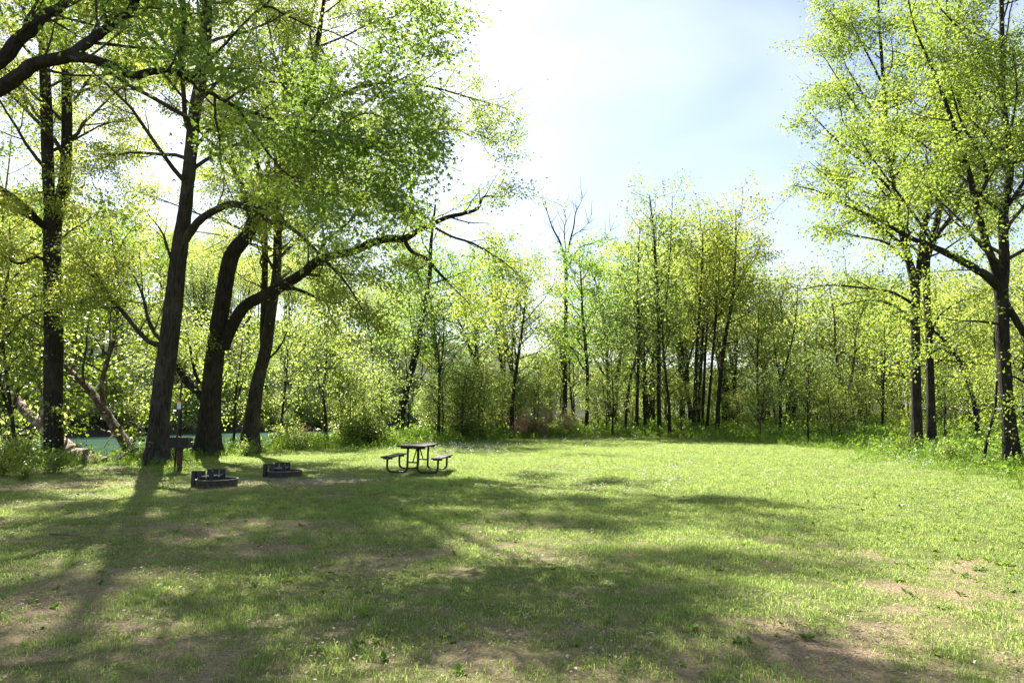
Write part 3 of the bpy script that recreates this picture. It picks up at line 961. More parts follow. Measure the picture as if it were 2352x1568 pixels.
# ------------------------------------------------------------------ leaning sycamores over the river
SY = dict(leaves=8, size=.11, spread=.18, l2_per_m=1.4, l3_per_m=2.2, mul=3)
hero('leaning_sycamore', 'reddish brown trunk leaning left out over the river, with one upright branch',
     [(312, 1056, 24.6, .21), (290, 1020, 24.9, .235), (262, 978, 25.2, .24), (232, 932, 25.6, .225), (205, 895, 26, .2), (178, 868, 26.3, .16), (155, 845, 26.6, .12), (110, 800, 27, .08), (60, 760, 27.4, .04)],
     stems=[[(240, 945, 25.5, .11), (235, 905, 25.5, .135), (234, 878, 25.5, .13), (243, 840, 25.5, .12), (258, 790, 25.5, .11), (269, 730, 25.5, .09), (272, 660, 25.5, .07), (262, 580, 25.5, .045), (250, 500, 25.5, .02)]],
     limbs=[[(268, 985, 25.2, .045), (300, 968, 24.8, .035), (330, 990, 24.4, .02), (345, 1000, 24.2, .01)],
            [(285, 1012, 25, .035), (262, 1000, 24.5, .03), (250, 1010, 24, .02), (238, 1030, 23.6, .01)],
            [(300, 1040, 24.7, .05), (312, 1005, 24.4, .045), (328, 990, 24.2, .03), (335, 985, 24, .015)]],
     autos=[(0, 16, .3, (1.5, 3.5), .03), (-1, 10, .4, (1.5, 3.2), .06)], st=SY, leaf='leaf_bush', bark='bark_red', lobes=3, wide=.3, slim=.66)
hero('fallen_sycamore', 'pale mottled trunk lying low across the river bank behind the double-trunked tree',
     [(238, 1076, 22.6, .19), (215, 1065, 23, .24), (190, 1052, 23.5, .28), (160, 1035, 24.6, .29), (120, 1000, 26.2, .29), (95, 975, 26.8, .27), (60, 945, 27.4, .25), (30, 910, 28, .23), (0, 875, 28.6, .2), (-60, 800, 29.5, .14), (-120, 700, 30, .06)],
     stems=[[(100, 980, 26.6, .12), (98, 940, 26.7, .12), (92, 900, 26.8, .11), (84, 868, 26.9, .11), (72, 830, 27, .1), (45, 795, 27.2, .09), (25, 740, 27.4, .07), (12, 680, 27.6, .075), (2, 600, 27.8, .065), (8, 480, 27.8, .05), (22, 360, 27.8, .035), (30, 240, 27.8, .015)]],
     autos=[(0, 26, .3, (1.8, 4), .03), (-1, 10, .55, (1.5, 3.2), .06)], st=SY, leaf='leaf_bush', bark='bark_syc', lobes=3, wide=.3, slim=.74)
t_ = thing('driftwood', 'bare driftwood branch on the bank between the leaning trunk and pale log', 'branch', P(247, 1072, 22.4))
q = MB()
b0 = P(247, 1072, 22.4)
q.tube([P(u, v, d) - b0 for u, v, d in ((245, 1074, 22.3), (262, 1062, 22.8), (282, 1046, 23.4), (300, 1036, 24))], [.03, .05, .055, .045], 7)
q.build('branch', M['bark_grey'], t_, True)

# ------------------------------------------------------------------ library trees, reused as copies
class Lib:
    pass


def lib_tree(h, crown_from, crown_r, trunk_r, n1, st, leaf, bark='bark', lean=0.0, forks=1, top=0.35, wide=.36, shape=0.75):
    """meshes of a whole tree of height h: (trunk, branches, foliage)"""
    st = dict(STYLE, **st)
    tb, tw, lv = Tubes(), Tubes(), Leaves()
    d = Vector((lean, lean * .4, 1))
    n = 9
    pts = wander(Vector((0, 0, -.1)), d, h * 0.93, n, 0.045, 0.03)
    rad = np.linspace(1, 0, n + 1) ** 0.8 * trunk_r + 0.012
    rad[0] *= 1.35
    tb.add(pts, rad, 8, .03)
    mains = [(pts, rad, crown_from)]
    for k in range(forks - 1):
        t = rnd.uniform(0.22, 0.45)
        p, dd = at_t(pts, t)
        az = rnd.random() * 6.28
        a = wander(p, side_dir(dd, .38, az), h * (0.9 - t) * .95, 7, .05, .05)
        r2 = np.linspace(1, 0.05, 8) * trunk_r * .7
        tb.add(a, r2, 7, .03)
        mains.append((a, r2, 0.25))
    for pts_, rad_, cf in mains:
        az = rnd.random() * 6
        m = n1 if pts_ is pts else int(n1 * .6)
        for k in range(m):
            u = (k + rnd.random()) / m
            t = cf + (0.97 - cf) * u
            az += 2.4 + rnd.uniform(-.4, .4)
            prof = (math.sin(PI * (0.12 + (0.88 - 0.12 * top) * u)) ** shape)
            L = crown_r * prof * rnd.uniform(0.65, 1.15) + 0.3
            ri = rad_[min(int(t * (len(rad_) - 1)), len(rad_) - 1)]
            limb_from(pts_, t, rnd.uniform(0.55, 1.15), az, L, min(ri * .6, 0.012 + .011 * L), st, tw, lv, .05, n=5)
    print('LIB', round(h, 1), 'leaves', lv.count(), 'twig quads', sum(len(q) for q in tw.Q))
    TOTAL[0] += lv.count()
    return [('trunk', tb.mesh('trunk', M[bark])), ('branches', tw.mesh('branches', M['bark_thin'])), ('foliage', lv.mesh('foliage', M[leaf], 1, wide))]


def lib_bush(h, r, n, leaves, size, leaf, bark='bark_thin', spread=.1):
    tw, lv = Tubes(), Leaves()
    for k in range(n):
        a = rnd.random() * 6.28
        d = Vector((math.cos(a) * r / h, math.sin(a) * r / h, 1)) * 1.0
        d.x *= rnd.uniform(.2, 1.2); d.y *= rnd.uniform(.2, 1.2)
        p = wander(Vector((math.cos(a) * .1, math.sin(a) * .1, -.05)), d, h * rnd.uniform(.6, 1.15), 5, .14, .02)
        tw.add(p, np.linspace(.012, .004, 6), 4)
        for j in range(5):
            s, dd = at_t(p, rnd.uniform(.25, .98))
            b = wander(s, side_dir(dd, rnd.uniform(.5, 1.1), rnd.random() * 6.28), rnd.uniform(.15, .4) * h, 3, .2, 0)
            tw.add(b, np.linspace(.005, .002, 4), 3)
            lv.spray(b, leaves, spread, size, .7)
        lv.spray(p[2:], leaves, spread, size, .7)
    TOTAL[0] += lv.count()
    return [('branches', tw.mesh('branches', M[bark])), ('foliage', lv.mesh('foliage', M[leaf], 1, .36, .3, .6))]


def place(lib, name, label, cat, x, y, s, rz, group=None, sz=None):
    t = thing(name, label, cat, (x, y, gz(x, y) - 0.03), rz, group)
    t.scale = (s, s, sz or s)
    for nm, me in lib:
        o = link(nm, me, t)
        if nm in ('foliage', 'branches'): o['kind'] = 'stuff'
    return t


rnd.seed(5)
TALL = [lib_tree(17, .35, 4.2, .2, 22, dict(leaves=9, size=.18, spread=.3, l2_per_m=1.2, l3_per_m=1.7, mul=1.9), lf, forks=f, shape=sh)
        for lf, f, sh in (('leaf_pale', 2, .7), ('leaf_right', 1, .6), ('leaf_green', 2, .8), ('leaf_pale', 1, .6))]
MID = [lib_tree(9.5, .22, 2.6, .09, 20, dict(leaves=9, size=.15, spread=.26, l2_per_m=1.2, l3_per_m=1.6, mul=1.7), lf, forks=f)
       for lf, f in (('leaf_pale', 2), ('leaf_green', 2), ('leaf_right', 1), ('leaf_pale', 1))]
SAP = [lib_tree(4.6, .1, 1.5, .035, 16, dict(leaves=8, size=.11, spread=.16, mul=2.5, l2_len=(.5, 1.2), l2_per_m=1.4, l3_per_m=1.8, l3_len=(.25, .6)), lf, forks=2)
       for lf in ('leaf_pale', 'leaf_box', 'leaf_right')]
BUSH = [lib_bush(1.5, 1.0, 16, 12, .1, lf) for lf in ('leaf_pale', 'leaf_bush', 'leaf_box')]
CANE = lib_bush(2.0, .6, 22, 5, .12, 'cane', 'cane_stem', spread=.09)

# individually measured trunks of the far edge: base u, v-depth, height, radius scale, lean, kind
def edge_tree(label, trunk, autos, st=None, leaf='leaf_pale', bark='bark', limbs=(), stems=(), name='woodland_tree', cat='tree'):
    return hero(name, label, trunk, stems, limbs, autos, dict(dict(leaves=8, size=.17, spread=.26, mul=3, l2_per_m=1.2, l3_per_m=1.8, l2_len=(1., 2.6)), **(st or {})), leaf, bark, cat)


edge_tree('dark trunk leaning right behind the picnic table, at the edge of the thicket',
          [(914, 1003, 42, .3), (925, 930, 42, .27), (945, 850, 42, .24), (957, 800, 42, .22), (968, 740, 42, .2), (985, 650, 42, .17), (990, 560, 42, .12), (1000, 470, 42, .06)],
          [(-1, 16, .35, (2.5, 5), -.01)], leaf='leaf_green')
edge_tree('slim green tree standing alone left of the trunk cluster, with a dense rounded crown',
          [(1346, 978, 52, .19), (1350, 880, 52, .16), (1345, 800, 52, .14), (1338, 720, 52, .11), (1335, 650, 52, .07), (1330, 590, 52, .03)],
          [(-1, 34, .25, (2.2, 4), .05)], dict(leaves=10), leaf='leaf_green')
edge_tree('thin trunk slanting right beside the straight one, leftmost pair of the far edge',
          [(1434, 990, 50, .13), (1441, 920, 50, .12), (1450, 860, 50, .11), (1462, 815, 50, .09), (1470, 750, 50, .06), (1476, 690, 50, .03)],
          [(-1, 10, .5, (1.5, 3), .04)])
edge_tree('straight trunk right of the slanting one at the far edge, thin pale crown',
          [(1462, 990, 50, .15), (1464, 900, 50, .14), (1467, 805, 50, .13), (1465, 700, 50, .11), (1466, 600, 50, .08), (1470, 520, 50, .04)],
          [(-1, 18, .4, (2, 3.6), .06)])
edge_tree('tall forked tree at the middle of the far edge with a thin high pale crown',
          [(1514, 998, 49, .19), (1513, 900, 49, .17), (1513, 791, 49, .16), (1512, 700, 49, .13), (1506, 600, 49, .11), (1500, 520, 49, .08), (1492, 450, 49, .04)],
          [(-1, 26, .35, (2, 4.2), .08), (0, 10, .2, (1.5, 3), .08)], dict(leaves=5),
          stems=[[(1513, 760, 49, .08), (1530, 690, 49, .08), (1538, 600, 49, .06), (1542, 520, 49, .04), (1545, 450, 49, .02)]])
for k, (tr, lab) in enumerate([
    ([(1593, 997, 50, .19), (1597, 900, 50, .16), (1600, 805, 50, .14), (1606, 720, 50, .12), (1612, 620, 50, .09), (1615, 520, 50, .04)], 'thick dark trunk, leftmost of the close cluster at the far edge'),
    ([(1604, 985, 52, .14), (1606, 900, 52, .12), (1612, 800, 52, .11), (1618, 700, 52, .08), (1622, 600, 52, .04)], 'thin trunk, second from left in the close cluster at the far edge'),
    ([(1612, 985, 53, .13), (1617, 880, 53, .12), (1622, 780, 53, .1), (1630, 680, 53, .07), (1635, 600, 53, .03)], 'thin trunk, third from left in the close cluster at the far edge'),
    ([(1623, 992, 50, .13), (1630, 900, 50, .12), (1643, 742, 50, .1), (1650, 640, 50, .07), (1655, 560, 50, .03)], 'thin slightly slanting trunk, second from right in the close cluster'),
    ([(1646, 1000, 49, .2), (1652, 900, 49, .17), (1661, 805, 49, .16), (1674, 735, 49, .14), (1685, 660, 49, .11), (1690, 570, 49, .08), (1690, 480, 49, .03)], 'tallest lime green tree, rightmost of the close cluster at the far edge')]):
    big = k in (0, 4)
    edge_tree(lab, tr, [(-1, 28 if big else 14, .45, (2.4, 4.4) if big else (1.6, 3), .07)], dict(leaves=9 if big else 6), leaf='leaf_right')
edge_tree('small dark tree forking low into two spreading stems near the right',
          [(1940, 1012, 41, .16), (1940, 950, 41, .14), (1940, 905, 41, .13), (1926, 850, 41, .09), (1919, 800, 41, .08), (1916, 726, 41, .06), (1905, 660, 41, .03)],
          [(-1, 12, .4, (1.5, 3), .02), (0, 14, .2, (1.5, 3.2), .02)], dict(leaves=5), leaf='leaf_yellow', bark='bark_red',
          stems=[[(1942, 915, 41, .08), (1955, 870, 41, .09), (1963, 820, 41, .08), (1967, 760, 41, .07), (1985, 700, 41, .05), (2000, 630, 41, .025)]],
          name='forked_tree')
edge_tree('leaning bare-stemmed tree curving left behind the two close right trunks',
          [(2246, 985, 36, .13), (2240, 940, 36, .12), (2227, 890, 36, .12), (2207, 836, 36, .12), (2170, 783, 36, .1), (2140, 755, 36, .07), (2110, 720, 36, .03)],
          [(-1, 14, .3, (1.5, 3), .05)], dict(leaves=6), leaf='leaf_yellow')
edge_tree('thin-stemmed sapling at the lawn edge, left of the dark leaning trunk',
          [(748, 1018, 36, .1), (748, 960, 36, .08), (742, 900, 36, .07), (748, 850, 36, .06), (752, 790, 36, .04), (755, 740, 36, .02)],
          [(-1, 18, .3, (1.2, 2.4), .03), (0, 8, .2, (1, 2), .03)], dict(size=.15, leaves=9, spread=.2),
          stems=[[(745, 935, 36, .045), (735, 890, 36, .04), (728, 840, 36, .03), (722, 780, 36, .015)]], name='sapling')
edge_tree('slim sapling with one kink, right of the trunk cluster at the far edge',
          [(1791, 994, 46, .11), (1792, 930, 46, .1), (1796, 870, 46, .09), (1815, 800, 46, .07), (1828, 730, 46, .05), (1832, 660, 46, .02)],
          [(-1, 16, .35, (1.5, 3), .03), (0, 6, .2, (1, 2), .03)], dict(leaves=6), leaf='leaf_yellow',
          stems=[[(1794, 880, 46, .05), (1782, 820, 46, .045), (1776, 760, 46, .03), (1770, 690, 46, .012)]], name='sapling')


def dead_tree():
    b = P(1296, 965, 60)
    root = Vector((b.x, b.y, gz(b.x, b.y) - .1))
    t = thing('dead_tree', 'tall leafless dead tree with bare upright forks against the sky, behind the far edge', 'tree', root)
    path = uvd([(1296, 960, 60, .2), (1298, 800, 60, .18), (1300, 700, 60, .16), (1300, 600, 60, .13)], root)
    path[0] = (Vector((0, 0, 0)), .24)
    me, pp, rr = trunk_mesh('trunk', path, M['bark_grey'], 8)
    link('trunk', me, t)
    tw = Tubes()
    for sp in ([(1300, 610, 60, .12), (1288, 560, 60, .1), (1270, 525, 60, .07), (1258, 490, 60, .04), (1252, 460, 60, .02)],
               [(1300, 610, 60, .11), (1308, 560, 60, .09), (1318, 520, 60, .07), (1322, 490, 60, .05), (1334, 465, 60, .025), (1338, 450, 60, .012)],
               [(1302, 620, 60, .09), (1330, 570, 60, .07), (1360, 560, 60, .05), (1395, 540, 60, .03), (1410, 510, 60, .015)],
               [(1300, 580, 60, .06), (1296, 530, 60, .05), (1300, 500, 60, .03), (1290, 470, 60, .015)],
               [(1310, 545, 60, .05), (1345, 520, 60, .03), (1360, 490, 60, .012)]):
        pth = catmull(uvd(sp, root), 4)
        lb = [p for p, _ in pth]
        tw.add(lb, [r for _, r in pth], 5)
        for k in range(9):
            p, d = at_t(lb, rnd.uniform(.2, .98))
            a = wander(p, side_dir(d, rnd.uniform(.4, 1), rnd.random() * 6.28), rnd.uniform(.8, 2.2), 4, .15, .06)
            tw.add(a, np.linspace(.03, .01, 5), 3)
    link('branches', tw.mesh('branches', M['bark_grey']), t)


dead_tree()

# ------------------------------------------------------------------ woods in copies
rnd.seed(23)
SKY = [(440, 620), (600, 660), (700, 670), (800, 640), (950, 590), (1060, 570), (1180, 580), (1300, 600), (1400, 540), (1480, 480), (1700, 470), (1760, 590), (1830, 610), (1950, 600), (2100, 560), (2352, 520), (2700, 500)]


def skyline(u):
    return float(np.interp(u, [a for a, _ in SKY], [b for _, b in SKY]))


def zone(u):
    if u < 700: return 'along the near river bank'
    if u < 1180: return 'behind the picnic table'
    if u < 1440: return 'left of the trunk cluster'
    if u < 1800: return 'behind the trunk cluster'
    if u < 2060: return 'around the low-forked tree'
    return 'behind the right-hand trunks'


def ok_land(x, y):
    return bank_sd(np.array([x]), np.array([y]))[0] > 1.0 and lawn_sd(np.array([x]), np.array([y]))[0] < -0.6


def hides(u, d):
    return (880 < u < 1000 and d < 44) or (715 < u < 775 and d < 37.5) or (1325 < u < 1365 and d < 53) or (1415 < u < 1535 and d < 51) or (1580 < u < 1690 and d < 54) or (1925 < u < 1970 and d < 42)


LOOK = {id(TALL): ('forked pale tree', 'slim lime tree', 'forked green tree', 'slim pale tree'), id(MID): ('forked pale tree', 'forked green tree', 'lime tree', 'slim pale tree'),
        id(SAP): ('pale sapling', 'green sapling', 'lime sapling'), id(BUSH): ('pale shrub', 'bright shrub', 'green shrub')}


def look(lib, k, s, smin, smax, d, d0, d1):
    size = ('small ', '', 'large ')[min(2, int(3 * (s - smin) / (smax - smin + 1e-6)))]
    row = ('nearby', 'midway', 'deep')[min(2, int(3 * (d - d0) / (d1 - d0 + 1e-6)))]
    return size + LOOK[id(lib)][k], row


PLACED = []


def wood(lib, n, u0, u1, d0, d1, hgt, name, word, vlow=0.0, vhigh=0.0):
    done = tries = 0
    while done < n and tries < n * 30:
        tries += 1
        u, d = rnd.uniform(u0, u1), math.sqrt(rnd.uniform(d0 * d0, d1 * d1))
        x = (u - 1176) / 1568 * d
        if not ok_land(x, d) or hides(u, d): continue
        if any((x - a) ** 2 + (d - b) ** 2 < 3.1 ** 2 for a, b in PLACED): continue
        v = skyline(u) + rnd.uniform(vlow, vhigh)
        h = CAM_H + (952 - v) / 1568 * d - gz(x, d)
        kk = rnd.randrange(len(lib))
        lb = lib[kk]
        s = h / hgt
        if s < .45 or s > 1.7: continue
        z = zone(u)
        PLACED.append((x, d))
        lk, row = look(lib, kk, s, .5, 1.5, d, d0, d1)
        place(lb, name, f'{lk} {row} {word} {z}', 'tree', x, d, s * rnd.uniform(.95, 1.1), rnd.random() * 6.28, f'{name.replace("_", " ")}s {z}', s)
        done += 1


wood(TALL, 26, 1000, 2800, 62, 95, 17, 'background_tree', 'in the woods', -10, 110)
wood(TALL, 30, 900, 2900, 85, 120, 17, 'background_tree', 'in the woods', 10, 130)
wood(TALL, 10, 1380, 1760, 56, 80, 17, 'background_tree', 'in the woods', 0, 60)
wood(TALL, 13, 690, 1190, 46, 68, 17, 'background_tree', 'in the woods', -50, 60)
wood(MID, 15, 640, 1240, 40, 72, 9.5, 'young_tree', 'in the thicket', 20, 170)
wood(MID, 60, 1150, 2900, 62, 100, 9.5, 'young_tree', 'in the thicket', 110, 280)
wood(MID, 40, 1200, 2700, 46, 72, 9.5, 'young_tree', 'in the thicket', 80, 260)


def scatter_low(lib, n, u0, u1, d0, d1, name, word, smin, smax):
    done = tries = 0
    while done < n and tries < n * 30:
        tries += 1
        u, d = rnd.uniform(u0, u1), math.sqrt(rnd.uniform(d0 * d0, d1 * d1))
        x = (u - 1176) / 1568 * d
        if not ok_land(x, d) or hides(u, d): continue
        z = zone(u)
        kk = rnd.randrange(len(lib)); sc = rnd.uniform(smin, smax)
        lk, row = look(lib, kk, sc, smin, smax, d, d0, d1)
        place(lib[kk], name, f'{lk} {row} {word} {z}', name, x, d, sc, rnd.random() * 6.28, f'{name}s {z}')
        done += 1


scatter_low(SAP, 30, 600, 1200, 33, 60, 'sapling', 'in the undergrowth', .7, 1.25)
scatter_low(SAP, 56, 1180, 2600, 34, 66, 'sapling', 'in the undergrowth', .6, 1.1)
scatter_low(SAP, 70, 1150, 2800, 58, 95, 'sapling', 'in the undergrowth', .9, 1.6)
scatter_low(BUSH, 34, 600, 1240, 33, 52, 'shrub', 'in the undergrowth', .7, 1.4)
scatter_low(BUSH, 70, 1200, 2700, 42, 75, 'shrub', 'in the undergrowth', .5, 1.2)


# far bank of the river: trees on the slope
def far_bank(lib, n, far0, far1, smin, smax, name, word, group):
    done = tries = 0
    while done < n and tries < n * 60:
        tries += 1
        u = rnd.uniform(-150, 1000); d = rnd.uniform(60, 300)
        x = (u - 1176) / 1568 * d
        f = -bank_sd(np.array([x]), np.array([d]))[0] - RIVER_W
        if not far0 < f < far1: continue
        kk = rnd.randrange(len(lib)); sc = rnd.uniform(smin, smax)
        lk, row = look(lib, kk, sc, smin, smax, f, far0, far1)
        row = {'nearby': 'low', 'midway': 'halfway', 'deep': 'high'}[row]
        side = 'left of the grey trunk' if u < 400 else 'right of the grey trunk'
        place(lib[kk], name, f'{lk} {row} {word}, {side}', 'tree' if name != 'shrub' else 'shrub', x, d, sc, rnd.random() * 6.28, group)
        done += 1


far_bank(TALL, 150, 3, 100, .9, 1.45, 'riverside_tree', 'on the slope across the river', 'trees across the river')
far_bank(MID, 50, .5, 20, .7, 1.2, 'riverside_tree', 'at the far river bank', 'low trees at the far bank')
far_bank(BUSH, 110, -4, 5, 1.5, 3.2, 'shrub', 'on the far waterline', 'shrubs along the far waterline')

for u, d, k, s, lab in ((60, 27.0, 0, 1.0, 'slim pale young tree leaning over the water behind the fallen pale log'),
                        (420, 30.5, 0, .8, 'young tree on the bank seen between the grey and the dark trunks'),
                        (540, 33.0, 1, .72, 'young green tree on the bank between the dark tree and the slanting tree'), (650, 34.5, 3, .75, 'pale young tree on the bank just right of the slanting tree'),
                        (-40, 24.0, 2, 1.05, 'young tree on the bank at the left edge of the picture')):
    place(MID[k], 'young_tree', lab, 'tree', (u - 1176) / 1568 * d, d, s, rnd.random() * 6.28)
# bushes close by, each its own label
for x, y, s, k, lab in ((-14.2, 19.6, .62, 1, 'low leafy bush at the far left, in front of the double-trunked tree'),
                        (-12.6, 19.0, .55, 1, 'low leafy bush right of the leftmost bush, touching the pale log'),
                        (-13.3, 18.0, .5, 1, 'small bright bush in front of the two left bushes'),
                        (-15.2, 21.4, .7, 0, 'leafy bush behind the leftmost bush at the left edge'),
                        (-12.0, 17.0, .32, 1, 'knee-high weedy bush at the left edge of the lawn'),
                        (-12.9, 24.0, .4, 0, 'small leafy bush between the pale log and the leaning grey tree'),
                        (-10.3, 26.6, .5, 2, 'green shrub between the dark arching-limb tree and the slanting tree'),
                        (-9.4, 30.4, .6, 0, 'pale shrub right of the slanting tree at the lawn edge'),
                        (14.4, 22.4, .55, 0, 'thin scrubby bush between the vine and the left right-hand trunks'),
                        (15.4, 27.0, .6, 1, 'scrubby bush between the two close right trunks and the spreading tree')):
    place(BUSH[k], 'bush', lab, 'bush', x, y, s, rnd.random() * 6.28)
for u, d, s, lab in ((1075, 46, .8, 'tan dead cane clump left of the others, right of the leaning trunk'), (1195, 47, .9, 'tan dead cane clump at the lawn edge, second from left'),
                     (1245, 48, 1.15, 'tallest tan dead cane clump, left of the slim green tree'), (1300, 49, 1.0, 'tan dead cane clump nearest the slim green tree'),
                     (700, 35, .55, 'reddish dry stems at the lawn edge right of the slanting tree'), (790, 37, .5, 'reddish dry stems right of the thin-stemmed sapling')):
    place(CANE, 'dead_canes', lab, 'dry canes', (u - 1176) / 1568 * d, d, s, rnd.random() * 6.28)

# the vine by the spreading tree
t_ = thing('hanging_vine', 'woody vine hanging to the ground left of the spreading right-hand tree', 'vine', P(2262, 1062, 20.6))
q = Tubes(); b0 = P(2262, 1062, 20.6)
pth = catmull([(P(u, v, d) - b0, r) for u, v, d, r in ((2258, 1066, 20.6, .05), (2264, 1030, 20.6, .045), (2272, 985, 20.6, .045), (2284, 950, 20.5, .04), (2288, 900, 20.5, .035), (2292, 830, 20.5, .035), (2284, 780, 20.4, .03), (2290, 720, 20.4, .03), (2280, 640, 20.3, .025), (2284, 590, 20.2, .02))], 5)
q.add([p for p, _ in pth], [r for _, r in pth], 6, .06)
link('stem', q.mesh('stem', M['bark']), t_)

# ------------------------------------------------------------------ picnic table
M['board'] = plain_mat('weathered_brown_board', (0.045, 0.034, 0.03), .75, scale=9, var=.5, bump=.4, stretch=(6, .5, 6), spec=.4)
M['black_steel'] = plain_mat('black_coated_steel', (0.014, 0.014, 0.014), .45, spec=.4, scale=20)
M['bolt'] = plain_mat('galvanised_bolt', (0.6, 0.6, 0.58), .35, .8, scale=20)


def arc_tube(x0, x1, zt0, zt1, y, R_=.13, zb=.035):
    pts = [(x0, y, zt0), (x0, y, zb + R_ + .1), (x0, y, zb + R_)]
    s = 1 if x1 > x0 else -1
    for k in range(1, 7):
        a = k / 6 * PI / 2
        pts.append((x0 + s * R_ * (1 - math.cos(a)), y, zb + R_ * (1 - math.sin(a))))
    for k in range(0, 7):
        a = k / 6 * PI / 2
        pts.append((x1 - s * R_ * (1 - math.sin(a)), y, zb + R_ * (1 - math.cos(a))))
    pts += [(x1, y, zt1)]
    return pts


def picnic_table(x, y, rz):
    t = thing('picnic_table', 'dark brown picnic table with two attached benches on black bent tube legs', 'picnic table', (x, y, gz(x, y) + .005), rz)
    t.rotation_euler = (0, math.radians(1.2), rz)
    for k in range(5):
        MB().box(((k - 2) * .155, rnd.uniform(-.006, .006), .74 + rnd.uniform(-.002, .002)), (.147, 1.84, .042), .008).build('tabletop_board', M['board'], t)
    for s in (-1, 1):
        for k in (-1, 1):
            MB().box((s * .69 + k * .068, rnd.uniform(-.006, .006), .43), (.13, 1.84, .042), .008).build('bench_board', M['board'], t)
        for e in (-1, 1):
            MB().box((s * .69, e * .66, .387), (.25, .05, .042), .004).build('bench_bearer', M['black_steel'], t)
            o = MB().tube(arc_tube(s * .14, s * .70, .70, .37, e * .66), .029, 10)
            o.build('leg', M['black_steel'], t, True)
            MB().tube([(s * .69, e * .685, .387), (s * .69, e * .695, .387)], .011, 8).build('bolt', M['bolt'], t)
    for e in (-1, 1):
        MB().box((0, e * .66, .69), (.66, .06, .056), .004).build('table_bearer', M['black_steel'], t)
        MB().tube([(-.14, e * .66, .30), (.14, e * .66, .30)], .02, 8).build('crossbar', M['black_steel'], t, True)
        MB().tube([(0, e * .65, .30), (0, e * .12, .70)], .018, 8).build('brace', M['black_steel'], t, True)
        MB().tube([(0, e * .69, .69), (0, e * .70, .69)], .012, 8).build('bolt', M['bolt'], t)


picnic_table(-2.65, 19.45, math.radians(-5))

# ------------------------------------------------------------------ fire rings
M['ring_steel'] = plain_mat('rusty_ring_steel', (0.06, 0.047, 0.037), .75, .2, scale=7, var=.5)
M['panel_steel'] = plain_mat('blued_dark_steel', (0.032, 0.036, 0.042), .5, .3, scale=9, var=.4)
M['grate_steel'] = plain_mat('worn_grate_steel', (0.2, 0.2, 0.195), .5, .5, scale=20)
M['rim_highlight'] = plain_mat('rim_highlight_steel', (0.2, 0.18, 0.16), .5, .4, scale=9, var=.4)  # paler than the ring: the highlight along its top edge, put into the colour
M['ash'] = plain_mat('wood_ash', (0.09, 0.085, 0.08), .95, scale=8, var=.5, bump=.6)


def fire_ring(x, y, rz, label, s=1.0):
    t = thing('fire_ring', label, 'fire ring', (x, y, gz(x, y)), rz, 'fire rings with cooking grates')
    t.scale = (s, s, s)
    r = .465
    MB().lathe([(r, -.06), (r, .185), (r - .012, .185), (r - .012, -.06)], 56).build('ring', M['ring_steel'], t)
    MB().lathe([(r + .016, .186), (r + .016, .205), (r - .018, .205), (r - .018, .186), (r + .016, .186)], 56).build('rim', M['rim_highlight'], t)
    MB().lathe([(.001, .03), (.2, .035), (r - .02, .01)], 24).build('ash_bed', M['ash'], t, True)

    def slotted(name, x0, x1, yy, z0, z1, slots, parent):
        """flat plate with vertical notched slots"""
        m = MB()
        xs = [x0]
        zt = z1 - .025; zs = z0 + (z1 - z0) * .42
        for c in slots:
            m.box(((xs[-1] + c - .02) / 2, yy, (z0 + z1) / 2), (c - .02 - xs[-1], .008, z1 - z0))
            m.box((c, yy, (zt + z1) / 2), (.0396, .008, z1 - zt))
            m.box((c, yy, (z0 + zs) / 2), (.0396, .008, zs - z0))
            for j in range(3):
                m.box((c + .009, yy, zs + (zt - zs) * (.25 + .25 * j)), (.0216, .008, .014))
            xs.append(c + .02)
        m.box(((xs[-1] + x1) / 2, yy, (z0 + z1) / 2), (x1 - xs[-1], .008, z1 - z0))
        return m.build(name, M['panel_steel'], parent)

    slotted('side_panel', -.61, -.30, .04, -.02, .385, (-.47,), t)
    slotted('back_panel', -.34, .10, .22, .0, .415, (-.21, -.05), t)
    MB().box((-.575, .015, .17), (.085, .05, .44), .006).build('panel_flange', M['panel_steel'], t)
    for px, w_ in ((-.26, .062), (.055, .085)):
        yy = -math.sqrt(r * r - px * px) - .012
        m = MB()
        m.box((px, yy + .006, .185), (w_, .008, .41), .002)
        m.box((px + (w_ / 2 - .004), yy + .035, .30), (.008, .05, .16), .002)
        m.build('grate_post', M['panel_steel'], t)
    gr = MB()
    gr.tube([(-.29, -.36, .275), (.05, -.38, .285), (.06, .2, .285), (-.29, .2, .275), (-.29, -.36, .275)], .009, 6)
    gr.build('grate_frame', M['grate_steel'], t)
    for k in range(9):
        xx = -.255 + k * .036
        MB().tube([(xx, -.36, .281), (xx, .2, .281)], .0055, 6).build('grate_bar', M['grate_steel'], t)


fire_ring(-6.55, 15.4, 0.0, 'dark steel fire ring with raised cooking grate, nearer and left of the two', .93)
fire_ring(-5.9, 18.0, .12, 'rusty fire ring with cooking grate on bare ground, the one nearer the picnic table', .9)

# ------------------------------------------------------------------ pedestal grill, lantern pole, notice
M['rust_post'] = plain_mat('rust_brown_post', (0.065, 0.03, 0.02), .8, scale=12, var=.4)
M['grill_steel'] = plain_mat('sooty_grill_steel', (0.022, 0.021, 0.02), .55, .2, scale=12, var=.5)
M['paper'] = plain_mat('pale_notice_paper', (0.62, 0.64, 0.6), .8, scale=5, var=.06, bump=0)
M['orange'] = plain_mat('orange_ribbon', (0.75, 0.24, 0.04), .6, scale=9, var=.15, bump=0)


